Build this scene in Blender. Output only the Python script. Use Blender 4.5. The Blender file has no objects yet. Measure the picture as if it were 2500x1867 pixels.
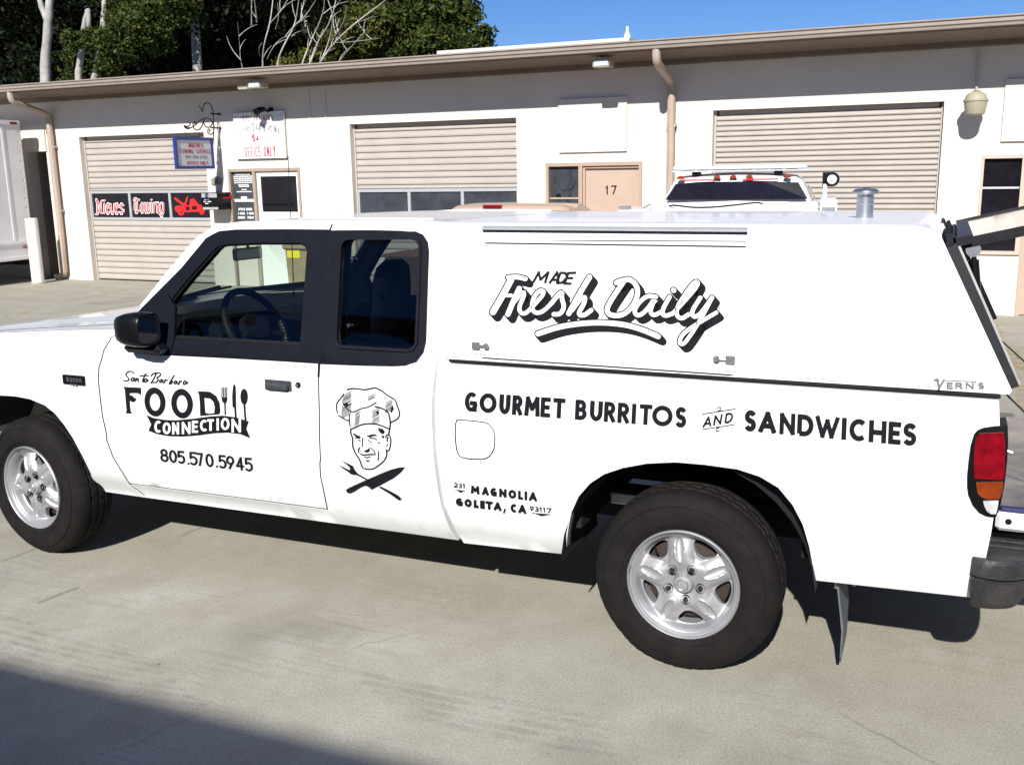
import bpy, math, random
import numpy as np
from mathutils import Vector, Matrix
from mathutils.geometry import delaunay_2d_cdt, tessellate_polygon
random.seed(7); rng = np.random.default_rng(7)
R_ = math.radians
sc = bpy.context.scene; COL = sc.collection

# ---------------------------------------------------------------- camera, sky, sun, exposure
CAM = np.array([3.9663, -3.2851, 1.7971]); F_PX = 2434.035; IW, IH = 2500, 1867
YAW, PITCH, ROLL = 0.41212, 0.21030, -0.017434
def cam_axes():
    f = np.array([-math.sin(YAW)*math.cos(PITCH), math.cos(YAW)*math.cos(PITCH), -math.sin(PITCH)])
    r = np.array([math.cos(YAW), math.sin(YAW), 0]); u = np.cross(r, f)
    r2 = math.cos(ROLL)*r+math.sin(ROLL)*u; u2 = -math.sin(ROLL)*r+math.cos(ROLL)*u
    return r2, u2, f
CR, CU, CF = cam_axes()
cd = bpy.data.cameras.new('camera'); cam = bpy.data.objects.new('camera', cd); COL.objects.link(cam)
cd.sensor_width = 36; cd.lens = 36*F_PX/IW; cd.clip_start = .05; cd.clip_end = 2000
m = Matrix.Identity(4)
for i in range(3): m[i][0] = CR[i]; m[i][1] = CU[i]; m[i][2] = -CF[i]; m[i][3] = CAM[i]
cam.matrix_world = m; sc.camera = cam

SUN = Vector((.15, -1, .68)).normalized()            # towards the sun
W = bpy.data.worlds.new("World"); sc.world = W; W.use_nodes = True
nt = W.node_tree; nt.nodes.clear()
sky = nt.nodes.new('ShaderNodeTexSky'); sky.sky_type = 'NISHITA'; sky.sun_disc = False
sky.sun_elevation = math.asin(SUN.z); sky.sun_rotation = math.atan2(SUN.x, SUN.y)
sky.altitude = 600; sky.air_density = 1.0; sky.dust_density = .1; sky.ozone_density = 4.0
bg = nt.nodes.new('ShaderNodeBackground'); bg.inputs[1].default_value = .05
out = nt.nodes.new('ShaderNodeOutputWorld')
hsv = nt.nodes.new('ShaderNodeHueSaturation'); hsv.inputs['Saturation'].default_value = 1.2; hsv.inputs['Value'].default_value = 1.0
nt.links.new(sky.outputs[0], hsv.inputs['Color']); tnt = nt.nodes.new('ShaderNodeMix'); tnt.data_type = 'RGBA'; tnt.blend_type = 'MULTIPLY'; tnt.inputs[0].default_value = 1; tnt.inputs[7].default_value = (.92, 1.02, 1.38, 1)
nt.links.new(hsv.outputs[0], tnt.inputs[6]); nt.links.new(tnt.outputs[2], bg.inputs[0]); nt.links.new(bg.outputs[0], out.inputs[0])
sd = bpy.data.lights.new('sun', 'SUN'); sd.energy = 5.0; sd.angle = R_(.53); sd.color = (1, .965, .905)
so = bpy.data.objects.new('sun', sd); COL.objects.link(so)
so.rotation_euler = SUN.to_track_quat('Z', 'Y').to_euler(); so.location = (0, -20, 20)
vs = sc.view_settings; sc.display_settings.display_device = 'sRGB'
vs.view_transform = 'Standard'; vs.look = 'None'; vs.gamma = 1; vs.use_curve_mapping = False; vs.exposure = 0.5
sc.render.resolution_x = 1024; sc.render.resolution_y = 764

# ---------------------------------------------------------------- geometry of the place
def px(u, v, Y):                                       # a photograph pixel carried onto the plane y = Y
    D = CF+CR*(u-IW/2)/F_PX-CU*(v-IH/2)/F_PX
    return CAM+D*((Y-CAM[1])/D[1])
_SZ = [.0, .30, .36, .40, .49, .52, .60, .70, .85, 1.0, 1.10, 1.14, 1.60, 1.75]
_SY = [.13, .12, .10, .055, .016, .004, -.011, -.025, -.035, -.030, -.01, .01, .15, .2]
def S(z): return float(np.interp(z, _SZ, _SY))          # truck flank: y as a function of height
_HZ = [1.0, 1.10, 1.575, 1.7]; _HY = [.018, .02, .085, .1]
def SH(z): return float(np.interp(z, _HZ, _HY))         # canopy (camper shell) flank
def on(u, v, surf=S, yo=0.):
    y = 0.
    for _ in range(9):
        P = px(u, v, y); y = surf(P[2])+yo
    return (float(P[0]), float(P[2]))
def onl(L, surf=S): return [on(u, v, surf) for u, v in L]
TW = 1.76                                               # truck width: far flank is y -> TW - y

# building frame: t along the front, off = metres in front of the wall
BROT = -0.0116073; W0 = np.array([.674, 9.863]); _c, _s = math.cos(BROT), math.sin(BROT)
def B(t, off, z): return (W0[0]+t*_c+off*_s, W0[1]+t*_s-off*_c, z)

# ---------------------------------------------------------------- materials
MATS = {}
def mat(name, col, rough=.6, metal=0, coat=0, noise=0., nscale=8., bump=0., bscale=60., spec=.5, alpha=None, trans=0., ior=1.45, emit=None, detail=3, col2=None):
    if name in MATS: return MATS[name]
    M = bpy.data.materials.new(name); M.use_nodes = True; n = M.node_tree; b = n.nodes['Principled BSDF']
    b.inputs['Base Color'].default_value = (*col, 1); b.inputs['Roughness'].default_value = rough
    b.inputs['Metallic'].default_value = metal; b.inputs['Coat Weight'].default_value = coat
    b.inputs['Coat Roughness'].default_value = .06
    b.inputs['Specular IOR Level'].default_value = spec; b.inputs['Transmission Weight'].default_value = trans
    b.inputs['IOR'].default_value = ior
    if noise:
        tc = n.nodes.new('ShaderNodeTexCoord'); nz = n.nodes.new('ShaderNodeTexNoise')
        nz.inputs['Scale'].default_value = nscale; nz.inputs['Detail'].default_value = detail; nz.inputs['Roughness'].default_value = .65
        n.links.new(tc.outputs['Object'], nz.inputs['Vector'])
        mx = n.nodes.new('ShaderNodeMix'); mx.data_type = 'RGBA'
        c2 = col2 if col2 else tuple(c*(1-noise) for c in col)
        mx.inputs[6].default_value = (*col, 1); mx.inputs[7].default_value = (*c2, 1)
        rp = n.nodes.new('ShaderNodeMapRange'); rp.inputs[1].default_value = .35; rp.inputs[2].default_value = .7
        n.links.new(nz.outputs['Fac'], rp.inputs[0]); n.links.new(rp.outputs[0], mx.inputs[0]); n.links.new(mx.outputs[2], b.inputs['Base Color'])
    if bump:
        tc = n.nodes.new('ShaderNodeTexCoord'); nz = n.nodes.new('ShaderNodeTexNoise')
        nz.inputs['Scale'].default_value = bscale; nz.inputs['Detail'].default_value = 4
        bp = n.nodes.new('ShaderNodeBump'); bp.inputs['Strength'].default_value = bump; bp.inputs['Distance'].default_value = .01
        n.links.new(tc.outputs['Object'], nz.inputs['Vector']); n.links.new(nz.outputs['Fac'], bp.inputs['Height']); n.links.new(bp.outputs[0], b.inputs['Normal'])
    if emit: b.inputs['Emission Color'].default_value = (*emit, 1)
    MATS[name] = M; return M
def glass_mat(name, tint=(.72, .8, .76), refl=.06):
    M = bpy.data.materials.new(name); M.use_nodes = True; n = M.node_tree; n.nodes.clear()
    o = n.nodes.new('ShaderNodeOutputMaterial'); tr = n.nodes.new('ShaderNodeBsdfTransparent'); gl = n.nodes.new('ShaderNodeBsdfGlossy')
    tr.inputs[0].default_value = (*tint, 1); gl.inputs['Roughness'].default_value = .02
    fr = n.nodes.new('ShaderNodeFresnel'); fr.inputs[0].default_value = 1.45
    mx = n.nodes.new('ShaderNodeMixShader')
    n.links.new(fr.outputs[0], mx.inputs[0]); n.links.new(tr.outputs[0], mx.inputs[1]); n.links.new(gl.outputs[0], mx.inputs[2])
    n.links.new(mx.outputs[0], o.inputs[0]); MATS[name] = M; return M

white = mat('truck_white_paint', (.77, .80, .81), .35, coat=.6, noise=.03, nscale=3)
# road grime low on the truck paint: stain with a shape of its own
def add_grime(M, z0=.34, z1=.52):
    n = M.node_tree; b = n.nodes['Principled BSDF']; src = b.inputs['Base Color'].links[0].from_socket
    tc = n.nodes.new('ShaderNodeTexCoord'); sx = n.nodes.new('ShaderNodeSeparateXYZ'); n.links.new(tc.outputs['Object'], sx.inputs[0])
    mr = n.nodes.new('ShaderNodeMapRange'); mr.inputs[1].default_value = z1; mr.inputs[2].default_value = z0
    n.links.new(sx.outputs['Z'], mr.inputs[0])
    nz = n.nodes.new('ShaderNodeTexNoise'); nz.inputs['Scale'].default_value = 22; nz.inputs['Detail'].default_value = 6
    n.links.new(tc.outputs['Object'], nz.inputs['Vector'])
    m2 = n.nodes.new('ShaderNodeMapRange'); m2.inputs[1].default_value = .56; m2.inputs[2].default_value = .85; n.links.new(nz.outputs['Fac'], m2.inputs[0])
    ml = n.nodes.new('ShaderNodeMath'); ml.operation = 'MULTIPLY'; n.links.new(mr.outputs[0], ml.inputs[0]); n.links.new(m2.outputs[0], ml.inputs[1])
    mx = n.nodes.new('ShaderNodeMix'); mx.data_type = 'RGBA'; n.links.new(ml.outputs[0], mx.inputs[0]); n.links.new(src, mx.inputs[6])
    mx.inputs[7].default_value = (.62, .60, .55, 1); n.links.new(mx.outputs[2], b.inputs['Base Color'])
add_grime(white)
shellw = mat('canopy_white_gelcoat', (.84, .85, .86), .4, coat=.3, noise=.02, nscale=2)
trim = mat('black_trim_plastic', (.005, .006, .0115), .5, bump=.06, bscale=300, noise=.3, nscale=20, spec=.2)
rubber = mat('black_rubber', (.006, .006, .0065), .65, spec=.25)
vinyl = mat('black_vinyl_lettering', (.007, .007, .010), .7, spec=.2)
whitevinyl = mat('white_vinyl_lettering', (.84, .85, .86), .4)
tyre_m = mat('tyre_rubber', (.0075, .0065, .0065), .8, noise=.35, nscale=14, bump=.3, bscale=120, col2=(.013, .011, .0105), spec=.22)
alloy = mat('wheel_alloy', (.40, .40, .415), .48, metal=.55, noise=.12, nscale=25)
steel = mat('dull_steel', (.45, .45, .46), .4, metal=.8, noise=.2, nscale=20)
galv = mat('galvanised_steel', (.6, .63, .66), .33, metal=.9, noise=.25, nscale=14)
chrome = mat('chrome', (.8, .8, .8), .12, metal=1)
rusty = mat('rusty_brake_disc', (.038, .026, .022), .8, noise=.4, nscale=30)
darkin = mat('dark_interior', (.006, .006, .007), .85, spec=.15, noise=.3, nscale=12)
navy = mat('navy_seat_cloth', (.008, .010, .022), .9, noise=.3, nscale=60)
greyin = mat('grey_interior_plastic', (.03, .032, .034), .7)
under = mat('underbody_black', (.01, .01, .01), .9)
hatchfr = mat('dark_anodised_frame', (.016, .016, .021), .4, metal=.2, noise=.3, nscale=30)
redl = mat('red_lens', (.24, .004, .010), .12, coat=1, noise=.5, nscale=28)
amberl = mat('amber_lens', (.26, .045, .006), .15, coat=1, noise=.4, nscale=30)
clearl = mat('clear_lens', (.62, .64, .66), .12, coat=1, noise=.35, nscale=60)
glass = glass_mat('clear_window_glass', (.74, .82, .78))
tint = glass_mat('tinted_window_glass', (.30, .33, .34))
stucco = mat('stucco_cream_paint', (.655, .60, .53), .85, noise=.09, nscale=1.1, bump=.25, bscale=45, detail=6)
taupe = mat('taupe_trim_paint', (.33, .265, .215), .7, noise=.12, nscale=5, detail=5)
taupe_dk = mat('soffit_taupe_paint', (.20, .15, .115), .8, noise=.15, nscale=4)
gutterm = mat('gutter_taupe_metal', (.30, .25, .21), .5, noise=.12, nscale=6)
slatm = mat('roll_door_taupe', (.43, .39, .35), .6, noise=.10, nscale=3, bump=.1, bscale=80, detail=6)
alum = mat('aluminium_sash', (.55, .56, .58), .45, metal=.5, noise=.1, nscale=20)
pinkdoor = mat('tan_door_paint', (.44, .33, .26), .6, noise=.06, nscale=4)
darkglass = mat('dark_pane_glass', (.035, .04, .046), .12, coat=.4, noise=.35, nscale=4, col2=(.06, .068, .078))
blackpane = mat('black_pane_glass', (.012, .010, .014), .10, noise=.4, nscale=9)
creamdoor = mat('white_door_paint', (.78, .77, .74), .5)
blackpaint = mat('black_painted_metal', (.005, .005, .006), .35, spec=.35)
ironm = mat('wrought_iron', (.014, .012, .012), .55)
bluep = mat('blue_sign_frame', (.022, .035, .20), .5)
signface = mat('grey_white_sign_face', (.55, .59, .62), .6, noise=.06, nscale=6)
signw = mat('white_sign_board', (.80, .80, .78), .5)
redp = mat('red_sign_paint', (.45, .012, .045), .6)
redbr = mat('bright_red_paint', (.62, .012, .016), .6)
greyp = mat('grey_sign_paint', (.16, .16, .18), .6)
goldp = mat('gold_beige_car_paint', (.46, .33, .24), .35, coat=.7, noise=.05, nscale=3)
brownp = mat('dark_tailgate_paint', (.075, .058, .055), .35, coat=.5, noise=.15, nscale=3)
boxw = mat('box_truck_aluminium', (.76, .76, .78), .45, noise=.1, nscale=2, metal=.1)
lampm = mat('lamp_housing_beige', (.36, .34, .25), .5, noise=.12, nscale=12)
whitep = mat('white_post_paint', (.80, .79, .76), .6, noise=.1, nscale=8)
bark = mat('pale_fig_bark', (.44, .42, .385), .9, noise=.45, nscale=3.5, bump=.6, bscale=14, detail=6)
barkb = mat('grey_branch_bark', (.48, .44, .39), .9, noise=.4, nscale=5)
binm = mat('tan_plastic', (.30, .23, .14), .6, noise=.15, nscale=10)
yellowp = mat('yellow_sticker', (.75, .62, .04), .5)
blue_reflection = mat('blue_edge_reflection', (.03, .035, .12), .6)  # blue of a reflection, painted along the tailgate edge
cablem = mat('tailgate_cable_black', (.02, .02, .02), .5)

def leaf_mat(name, c1, c2, c3):
    M = bpy.data.materials.new(name); M.use_nodes = True; n = M.node_tree; n.nodes.clear()
    o = n.nodes.new('ShaderNodeOutputMaterial'); d = n.nodes.new('ShaderNodeBsdfPrincipled'); d.inputs['Roughness'].default_value = .6; d.inputs['Specular IOR Level'].default_value = .15
    t = n.nodes.new('ShaderNodeBsdfTranslucent'); mx = n.nodes.new('ShaderNodeMixShader'); mx.inputs[0].default_value = .10
    g = n.nodes.new('ShaderNodeNewGeometry'); cr = n.nodes.new('ShaderNodeValToRGB')
    cr.color_ramp.elements[0].color = (*c1, 1); cr.color_ramp.elements[1].color = (*c3, 1)
    e = cr.color_ramp.elements.new(.5); e.color = (*c2, 1)
    n.links.new(g.outputs['Random Per Island'], cr.inputs[0])
    n.links.new(cr.outputs[0], d.inputs['Base Color']); n.links.new(cr.outputs[0], t.inputs[0])
    n.links.new(d.outputs[0], mx.inputs[1]); n.links.new(t.outputs[0], mx.inputs[2]); n.links.new(mx.outputs[0], o.inputs[0])
    return M
leafA = leaf_mat('leaf_green', (.018, .032, .007), (.038, .056, .010), (.085, .098, .020))
leafB = leaf_mat('leaf_dark', (.008, .014, .005), (.014, .024, .007), (.03, .042, .011))
leafD = leaf_mat('leaf_shaded_dark', (.004, .007, .003), (.008, .012, .004), (.016, .022, .007))  # very dark leaf copy, shade of the back trees put into the colour
leafC = leaf_mat('leaf_olive', (.035, .04, .008), (.06, .075, .013), (.11, .105, .025))

def concrete_mat():
    M = bpy.data.materials.new('weathered_concrete'); M.use_nodes = True; n = M.node_tree; b = n.nodes['Principled BSDF']; L = n.links
    b.inputs['Roughness'].default_value = .9; b.inputs['Specular IOR Level'].default_value = .25
    tc = n.nodes.new('ShaderNodeTexCoord')
    def noise(scale, detail, rough=.6, stretch=None, rot=0):
        z = n.nodes.new('ShaderNodeTexNoise'); z.inputs['Scale'].default_value = scale; z.inputs['Detail'].default_value = detail; z.inputs['Roughness'].default_value = rough
        if stretch:
            mp = n.nodes.new('ShaderNodeMapping'); mp.inputs['Scale'].default_value = stretch; mp.inputs['Rotation'].default_value = (0, 0, rot)
            L.new(tc.outputs['Object'], mp.inputs[0]); L.new(mp.outputs[0], z.inputs['Vector'])
        else: L.new(tc.outputs['Object'], z.inputs['Vector'])
        return z.outputs['Fac']
    def rng_(s, a, b_, c=0, d=1):
        r = n.nodes.new('ShaderNodeMapRange'); r.inputs[1].default_value = a; r.inputs[2].default_value = b_; r.inputs[3].default_value = c; r.inputs[4].default_value = d
        L.new(s, r.inputs[0]); return r.outputs[0]
    def mix(f, A, Bc, mode='MIX'):
        x = n.nodes.new('ShaderNodeMix'); x.data_type = 'RGBA'; x.blend_type = mode
        if isinstance(f, float): x.inputs[0].default_value = f
        else: L.new(f, x.inputs[0])
        for s, i in ((A, 6), (Bc, 7)):
            if isinstance(s, tuple): x.inputs[i].default_value = (*s, 1)
            else: L.new(s, x.inputs[i])
        return x.outputs[2]
    def mth(op, a, b_):
        x = n.nodes.new('ShaderNodeMath'); x.operation = op
        for s, i in ((a, 0), (b_, 1)):
            if isinstance(s, (int, float)): x.inputs[i].default_value = s
            else: L.new(s, x.inputs[i])
        return x.outputs[0]
    c = mix(rng_(noise(.55, 5, .6), .35, .65), (.375, .355, .285), (.42, .405, .345))
    c = mix(rng_(noise(2.3, 6, .7), .42, .66, 0, .55), c, (.285, .255, .20))
    c = mix(rng_(noise(1.6, 5, .7), .56, .72, 0, .7), c, (.48, .475, .43))
    c = mix(rng_(noise(110, 2, .8), .38, .66, 0, .42), c, (.12, .11, .085))
    c = mix(rng_(noise(70, 3, .8), .5, .72, 0, .5), c, (.42, .40, .35))
    # scuff streaks left by tyres, running lengthwise
    st = rng_(noise(3.0, 4, .6, (.6, 11, 1), .12), .50, .72, 0, .26); pm = rng_(noise(.8, 3), .47, .64)
    c = mix(mth('MULTIPLY', st, pm), c, (.12, .105, .085))
    # oily dark patches
    c = mix(rng_(noise(.9, 3, .55), .60, .78, 0, .45), c, (.11, .095, .075))
    # small dark debris specks
    vo = n.nodes.new('ShaderNodeTexVoronoi'); vo.inputs['Scale'].default_value = 3.2; L.new(tc.outputs['Object'], vo.inputs['Vector'])
    c = mix(rng_(vo.outputs['Distance'], .012, .03, .7, 0), c, (.06, .045, .03))
    # hairline cracks
    v2 = n.nodes.new('ShaderNodeTexVoronoi'); v2.feature = 'DISTANCE_TO_EDGE'; v2.inputs['Scale'].default_value = .33
    dn = n.nodes.new('ShaderNodeTexNoise'); dn.inputs['Scale'].default_value = 1.5; dn.inputs['Detail'].default_value = 5
    L.new(tc.outputs['Object'], dn.inputs['Vector'])
    va = n.nodes.new('ShaderNodeVectorMath'); va.operation = 'MULTIPLY_ADD'; va.inputs[1].default_value = (.35, .35, 0)
    L.new(dn.outputs['Color'], va.inputs[0]); L.new(tc.outputs['Object'], va.inputs[2]); L.new(va.outputs[0], v2.inputs['Vector'])
    c = mix(mth('MULTIPLY', rng_(v2.outputs['Distance'], .0003, .0013, .45, 0), rng_(noise(.9, 2), .52, .62)), c, (.09, .08, .065))
    L.new(c, b.inputs['Base Color'])
    bp = n.nodes.new('ShaderNodeBump'); bp.inputs['Strength'].default_value = .35; bp.inputs['Distance'].default_value = .004
    L.new(noise(90, 5, .7), bp.inputs['Height']); L.new(bp.outputs[0], b.inputs['Normal'])
    return M
concrete = concrete_mat()
def worn_paint_mat(name, col, cov=.5):
    M = bpy.data.materials.new(name); M.use_nodes = True; n = M.node_tree; L = n.links
    b = n.nodes['Principled BSDF']; b.inputs['Base Color'].default_value = (*col, 1); b.inputs['Roughness'].default_value = .85
    tc = n.nodes.new('ShaderNodeTexCoord'); z = n.nodes.new('ShaderNodeTexNoise'); z.inputs['Scale'].default_value = 9; z.inputs['Detail'].default_value = 8; z.inputs['Roughness'].default_value = .75
    L.new(tc.outputs['Object'], z.inputs['Vector']); r = n.nodes.new('ShaderNodeMapRange'); r.inputs[1].default_value = cov; r.inputs[2].default_value = cov+.12
    r.inputs[4].default_value = .7
    L.new(z.outputs['Fac'], r.inputs[0]); L.new(r.outputs[0], b.inputs['Alpha']); return M
yellowline = worn_paint_mat('worn_yellow_paint', (.55, .36, .05), .5)

# ---------------------------------------------------------------- mesh helpers
INFO = {}
def link(o, parent):
    COL.objects.link(o)
    if parent: o.parent = parent
def empty(name, loc, rz=0., label=None, cat=None, group=None):
    o = bpy.data.objects.new(name, None); COL.objects.link(o); o.location = loc; o.rotation_euler = (0, 0, rz); o.empty_display_size = .2
    INFO[o.name] = (Vector(loc), rz)
    if label: o['label'] = label
    if cat: o['category'] = cat
    if group: o['group'] = group
    return o
def frame_of(o):
    while o.parent: o = o.parent
    return INFO.get(o.name, (Vector((0, 0, 0)), 0.))
def local(verts, parent):
    a = np.array(verts, dtype=float).reshape(-1, 3)
    if parent is None: return a
    loc, rz = frame_of(parent); a = a-np.array(loc); c, s = math.cos(-rz), math.sin(-rz)
    return np.stack([a[:, 0]*c-a[:, 1]*s, a[:, 0]*s+a[:, 1]*c, a[:, 2]], 1)
def mk(name, verts, faces, material, parent=None, smooth=False, label=None, cat=None, group=None, kind=None):
    me = bpy.data.meshes.new(name); me.from_pydata([tuple(v) for v in local(verts, parent)], [], [tuple(f) for f in faces]); me.validate()
    if isinstance(material, (list, tuple)):
        for x in material: me.materials.append(x)
    else: me.materials.append(material)
    o = bpy.data.objects.new(name, me); link(o, parent)
    if smooth:
        try: me.shade_smooth()
        except Exception: pass
        if smooth != 'all' and hasattr(me, 'set_sharp_from_angle'): me.set_sharp_from_angle(angle=R_(40))
    if label: o['label'] = label
    if cat: o['category'] = cat
    if group: o['group'] = group
    if kind: o['kind'] = kind
    return o
class MB:
    def __init__(s): s.v = []; s.f = []
    def add(s, v, f):
        n = len(s.v); s.v += [tuple(float(c) for c in p) for p in v]; s.f += [tuple(i+n for i in q) for q in f]; return s
    def box(s, a, b, T=None):
        (x0, y0, z0), (x1, y1, z1) = a, b
        v = [(x0, y0, z0), (x1, y0, z0), (x1, y1, z0), (x0, y1, z0), (x0, y0, z1), (x1, y0, z1), (x1, y1, z1), (x0, y1, z1)]
        if T: v = [T(*p) for p in v]
        return s.add(v, [(0, 3, 2, 1), (4, 5, 6, 7), (0, 1, 5, 4), (1, 2, 6, 5), (2, 3, 7, 6), (3, 0, 4, 7)])
    def bbox(s, a, b, r=.01, T=None):                  # box with chamfered edges
        (x0, y0, z0), (x1, y1, z1) = a, b; v = []; idx = {}
        def P(i, j, k, ax):
            c = [x1 if i else x0, y1 if j else y0, z1 if k else z0]; sg = [(-1 if t else 1) for t in (i, j, k)]
            for q in range(3):
                if q != ax: c[q] += sg[q]*r
            key = (i, j, k, ax)
            if key not in idx: idx[key] = len(v); v.append(tuple(c) if not T else T(*c))
            return idx[key]
        f = []
        for k in (0, 1): f.append([P(0, 0, k, 2), P(1, 0, k, 2), P(1, 1, k, 2), P(0, 1, k, 2)][::1 if k else -1])
        for j in (0, 1): f.append([P(0, j, 0, 1), P(1, j, 0, 1), P(1, j, 1, 1), P(0, j, 1, 1)][::-1 if j else 1])
        for i in (0, 1): f.append([P(i, 0, 0, 0), P(i, 1, 0, 0), P(i, 1, 1, 0), P(i, 0, 1, 0)][::1 if i else -1])
        for i in (0, 1):
            for j in (0, 1): f.append([P(i, j, 0, 0), P(i, j, 1, 0), P(i, j, 1, 1), P(i, j, 0, 1)])
            for k in (0, 1): f.append([P(i, 0, k, 0), P(i, 1, k, 0), P(i, 1, k, 2), P(i, 0, k, 2)])
        for j in (0, 1):
            for k in (0, 1): f.append([P(0, j, k, 1), P(1, j, k, 1), P(1, j, k, 2), P(0, j, k, 2)])
        for i in (0, 1):
            for j in (0, 1):
                for k in (0, 1): f.append([P(i, j, k, 0), P(i, j, k, 1), P(i, j, k, 2)])
        return s.add(v, f)
    def tube(s, pts, r, n=8, cap=True, closed=False):
        pts = [np.array(p, float) for p in pts]; N = len(pts); rr = r if hasattr(r, '__len__') else [r]*N; rings = []
        up = None
        for i in range(N):
            if closed: d = pts[(i+1) % N]-pts[i-1]
            else: d = pts[min(i+1, N-1)]-pts[max(i-1, 0)]
            d = d/(np.linalg.norm(d)+1e-9)
            if up is None: up = np.array([0, 0, 1.]) if abs(d[2]) < .9 else np.array([1., 0, 0])
            a = up-d*np.dot(up, d); a /= (np.linalg.norm(a)+1e-9); up = a; b = np.cross(d, a)
            rings.append([pts[i]+rr[i]*(math.cos(2*math.pi*k/n)*a+math.sin(2*math.pi*k/n)*b) for k in range(n)])
        v = [p for q in rings for p in q]; f = []
        for i in range(N if closed else N-1):
            j = (i+1) % N
            for k in range(n): f.append((i*n+k, i*n+(k+1) % n, j*n+(k+1) % n, j*n+k))
        if cap and not closed: f.append(tuple(range(n))[::-1]); f.append(tuple((N-1)*n+k for k in range(n)))
        return s.add(v, f)
    def lathe(s, prof, c, axis='y', n=48, cap=False):   # prof: (radius, along-axis)
        v = []; f = []
        for i, (r, h) in enumerate(prof):
            for k in range(n):
                a = 2*math.pi*k/n; x, y = r*math.cos(a), r*math.sin(a)
                v.append((c[0]+x, c[1]+h, c[2]+y) if axis == 'y' else ((c[0]+x, c[1]+y, c[2]+h) if axis == 'z' else (c[0]+h, c[1]+x, c[2]+y)))
        for i in range(len(prof)-1):
            for k in range(n): f.append((i*n+k, i*n+(k+1) % n, (i+1)*n+(k+1) % n, (i+1)*n+k))
        if cap: f.append(tuple(range(n))); f.append(tuple((len(prof)-1)*n+k for k in range(n)))
        return s.add(v, f)
    def prism(s, poly, fn0, fn1, holes=()):            # polygon 2D, two mappings (front, back)
        loops = [poly]+list(holes); flat = [p for l in loops for p in l]; n = len(flat)
        tri = tessellate_polygon([[Vector((a, b, 0)) for a, b in l] for l in loops])
        v = [fn0(a, b) for a, b in flat]+[fn1(a, b) for a, b in flat]
        f = [tuple(t) for t in tri]+[tuple(i+n for i in t[::-1]) for t in tri]; k = 0
        for l in loops:
            m_ = len(l)
            for i in range(m_): f.append((k+i, k+(i+1) % m_, n+k+(i+1) % m_, n+k+i))
            k += m_
        return s.add(v, f)
    def build(s, name, material, parent=None, **k): return mk(name, s.v, s.f, material, parent, **k)

def dup(root, loc, rz=None, **props):
    r = root.copy(); COL.objects.link(r); r.location = loc
    if rz is not None: r.rotation_euler = (0, 0, rz)
    for k, v in props.items(): r[k] = v
    for ch in list(root.children):
        c = ch.copy(); COL.objects.link(c); c.parent = r
        for g in list(ch.children):
            d = g.copy(); COL.objects.link(d); d.parent = c
    return r

def inside(p, poly):
    x, y = p; c = False; n = len(poly)
    for i in range(n):
        x0, y0 = poly[i]; x1, y1 = poly[i-1]
        if (y0 > y) != (y1 > y) and x < (x1-x0)*(y-y0)/(y1-y0)+x0: c = not c
    return c
def area2(p): return sum(p[i-1][0]*p[i][1]-p[i][0]*p[i-1][1] for i in range(len(p)))
def inset(poly, d):
    sg = 1 if area2(poly) > 0 else -1; n = len(poly); o = []
    for i in range(n):
        a = np.array(poly[i-1]); b = np.array(poly[i]); c = np.array(poly[(i+1) % n])
        e1 = (b-a)/(np.linalg.norm(b-a)+1e-9); e2 = (c-b)/(np.linalg.norm(c-b)+1e-9)
        n1 = np.array([-e1[1], e1[0]])*sg; n2 = np.array([-e2[1], e2[0]])*sg; q = n1+n2; q = q/max(np.dot(q, q), .3)*2
        o.append(tuple(b+q*d))
    return o
def dense(poly, step=.05):
    o = []
    for i in range(len(poly)):
        a = np.array(poly[i]); b = np.array(poly[(i+1) % len(poly)]); k = max(1, int(np.linalg.norm(b-a)/step))
        for j in range(k): o.append(tuple(a+(b-a)*j/k))
    return o
def smooth_closed(P, it=2):                            # Chaikin
    for _ in range(it):
        Q = []
        for i in range(len(P)):
            a = np.array(P[i]); b = np.array(P[(i+1) % len(P)]); Q += [tuple(.75*a+.25*b), tuple(.25*a+.75*b)]
        P = Q
    return P
def smooth_open(P, it=2):
    P = [tuple(p) for p in P]
    for _ in range(it):
        if len(P) < 3: return P
        Q = [P[0]]
        for i in range(len(P)-1):
            a = np.array(P[i]); b = np.array(P[i+1]); Q += [tuple(.75*a+.25*b), tuple(.25*a+.75*b)]
        P = Q+[P[-1]]
    return P
def rrect(x0, z0, x1, z1, r, n=5):
    o = []
    for cx, cz, a0 in ((x1-r, z1-r, 0), (x0+r, z1-r, 90), (x0+r, z0+r, 180), (x1-r, z0+r, 270)):
        for k in range(n+1): a = R_(a0+90*k/n); o.append((cx+r*math.cos(a), cz+r*math.sin(a)))
    return o
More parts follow.
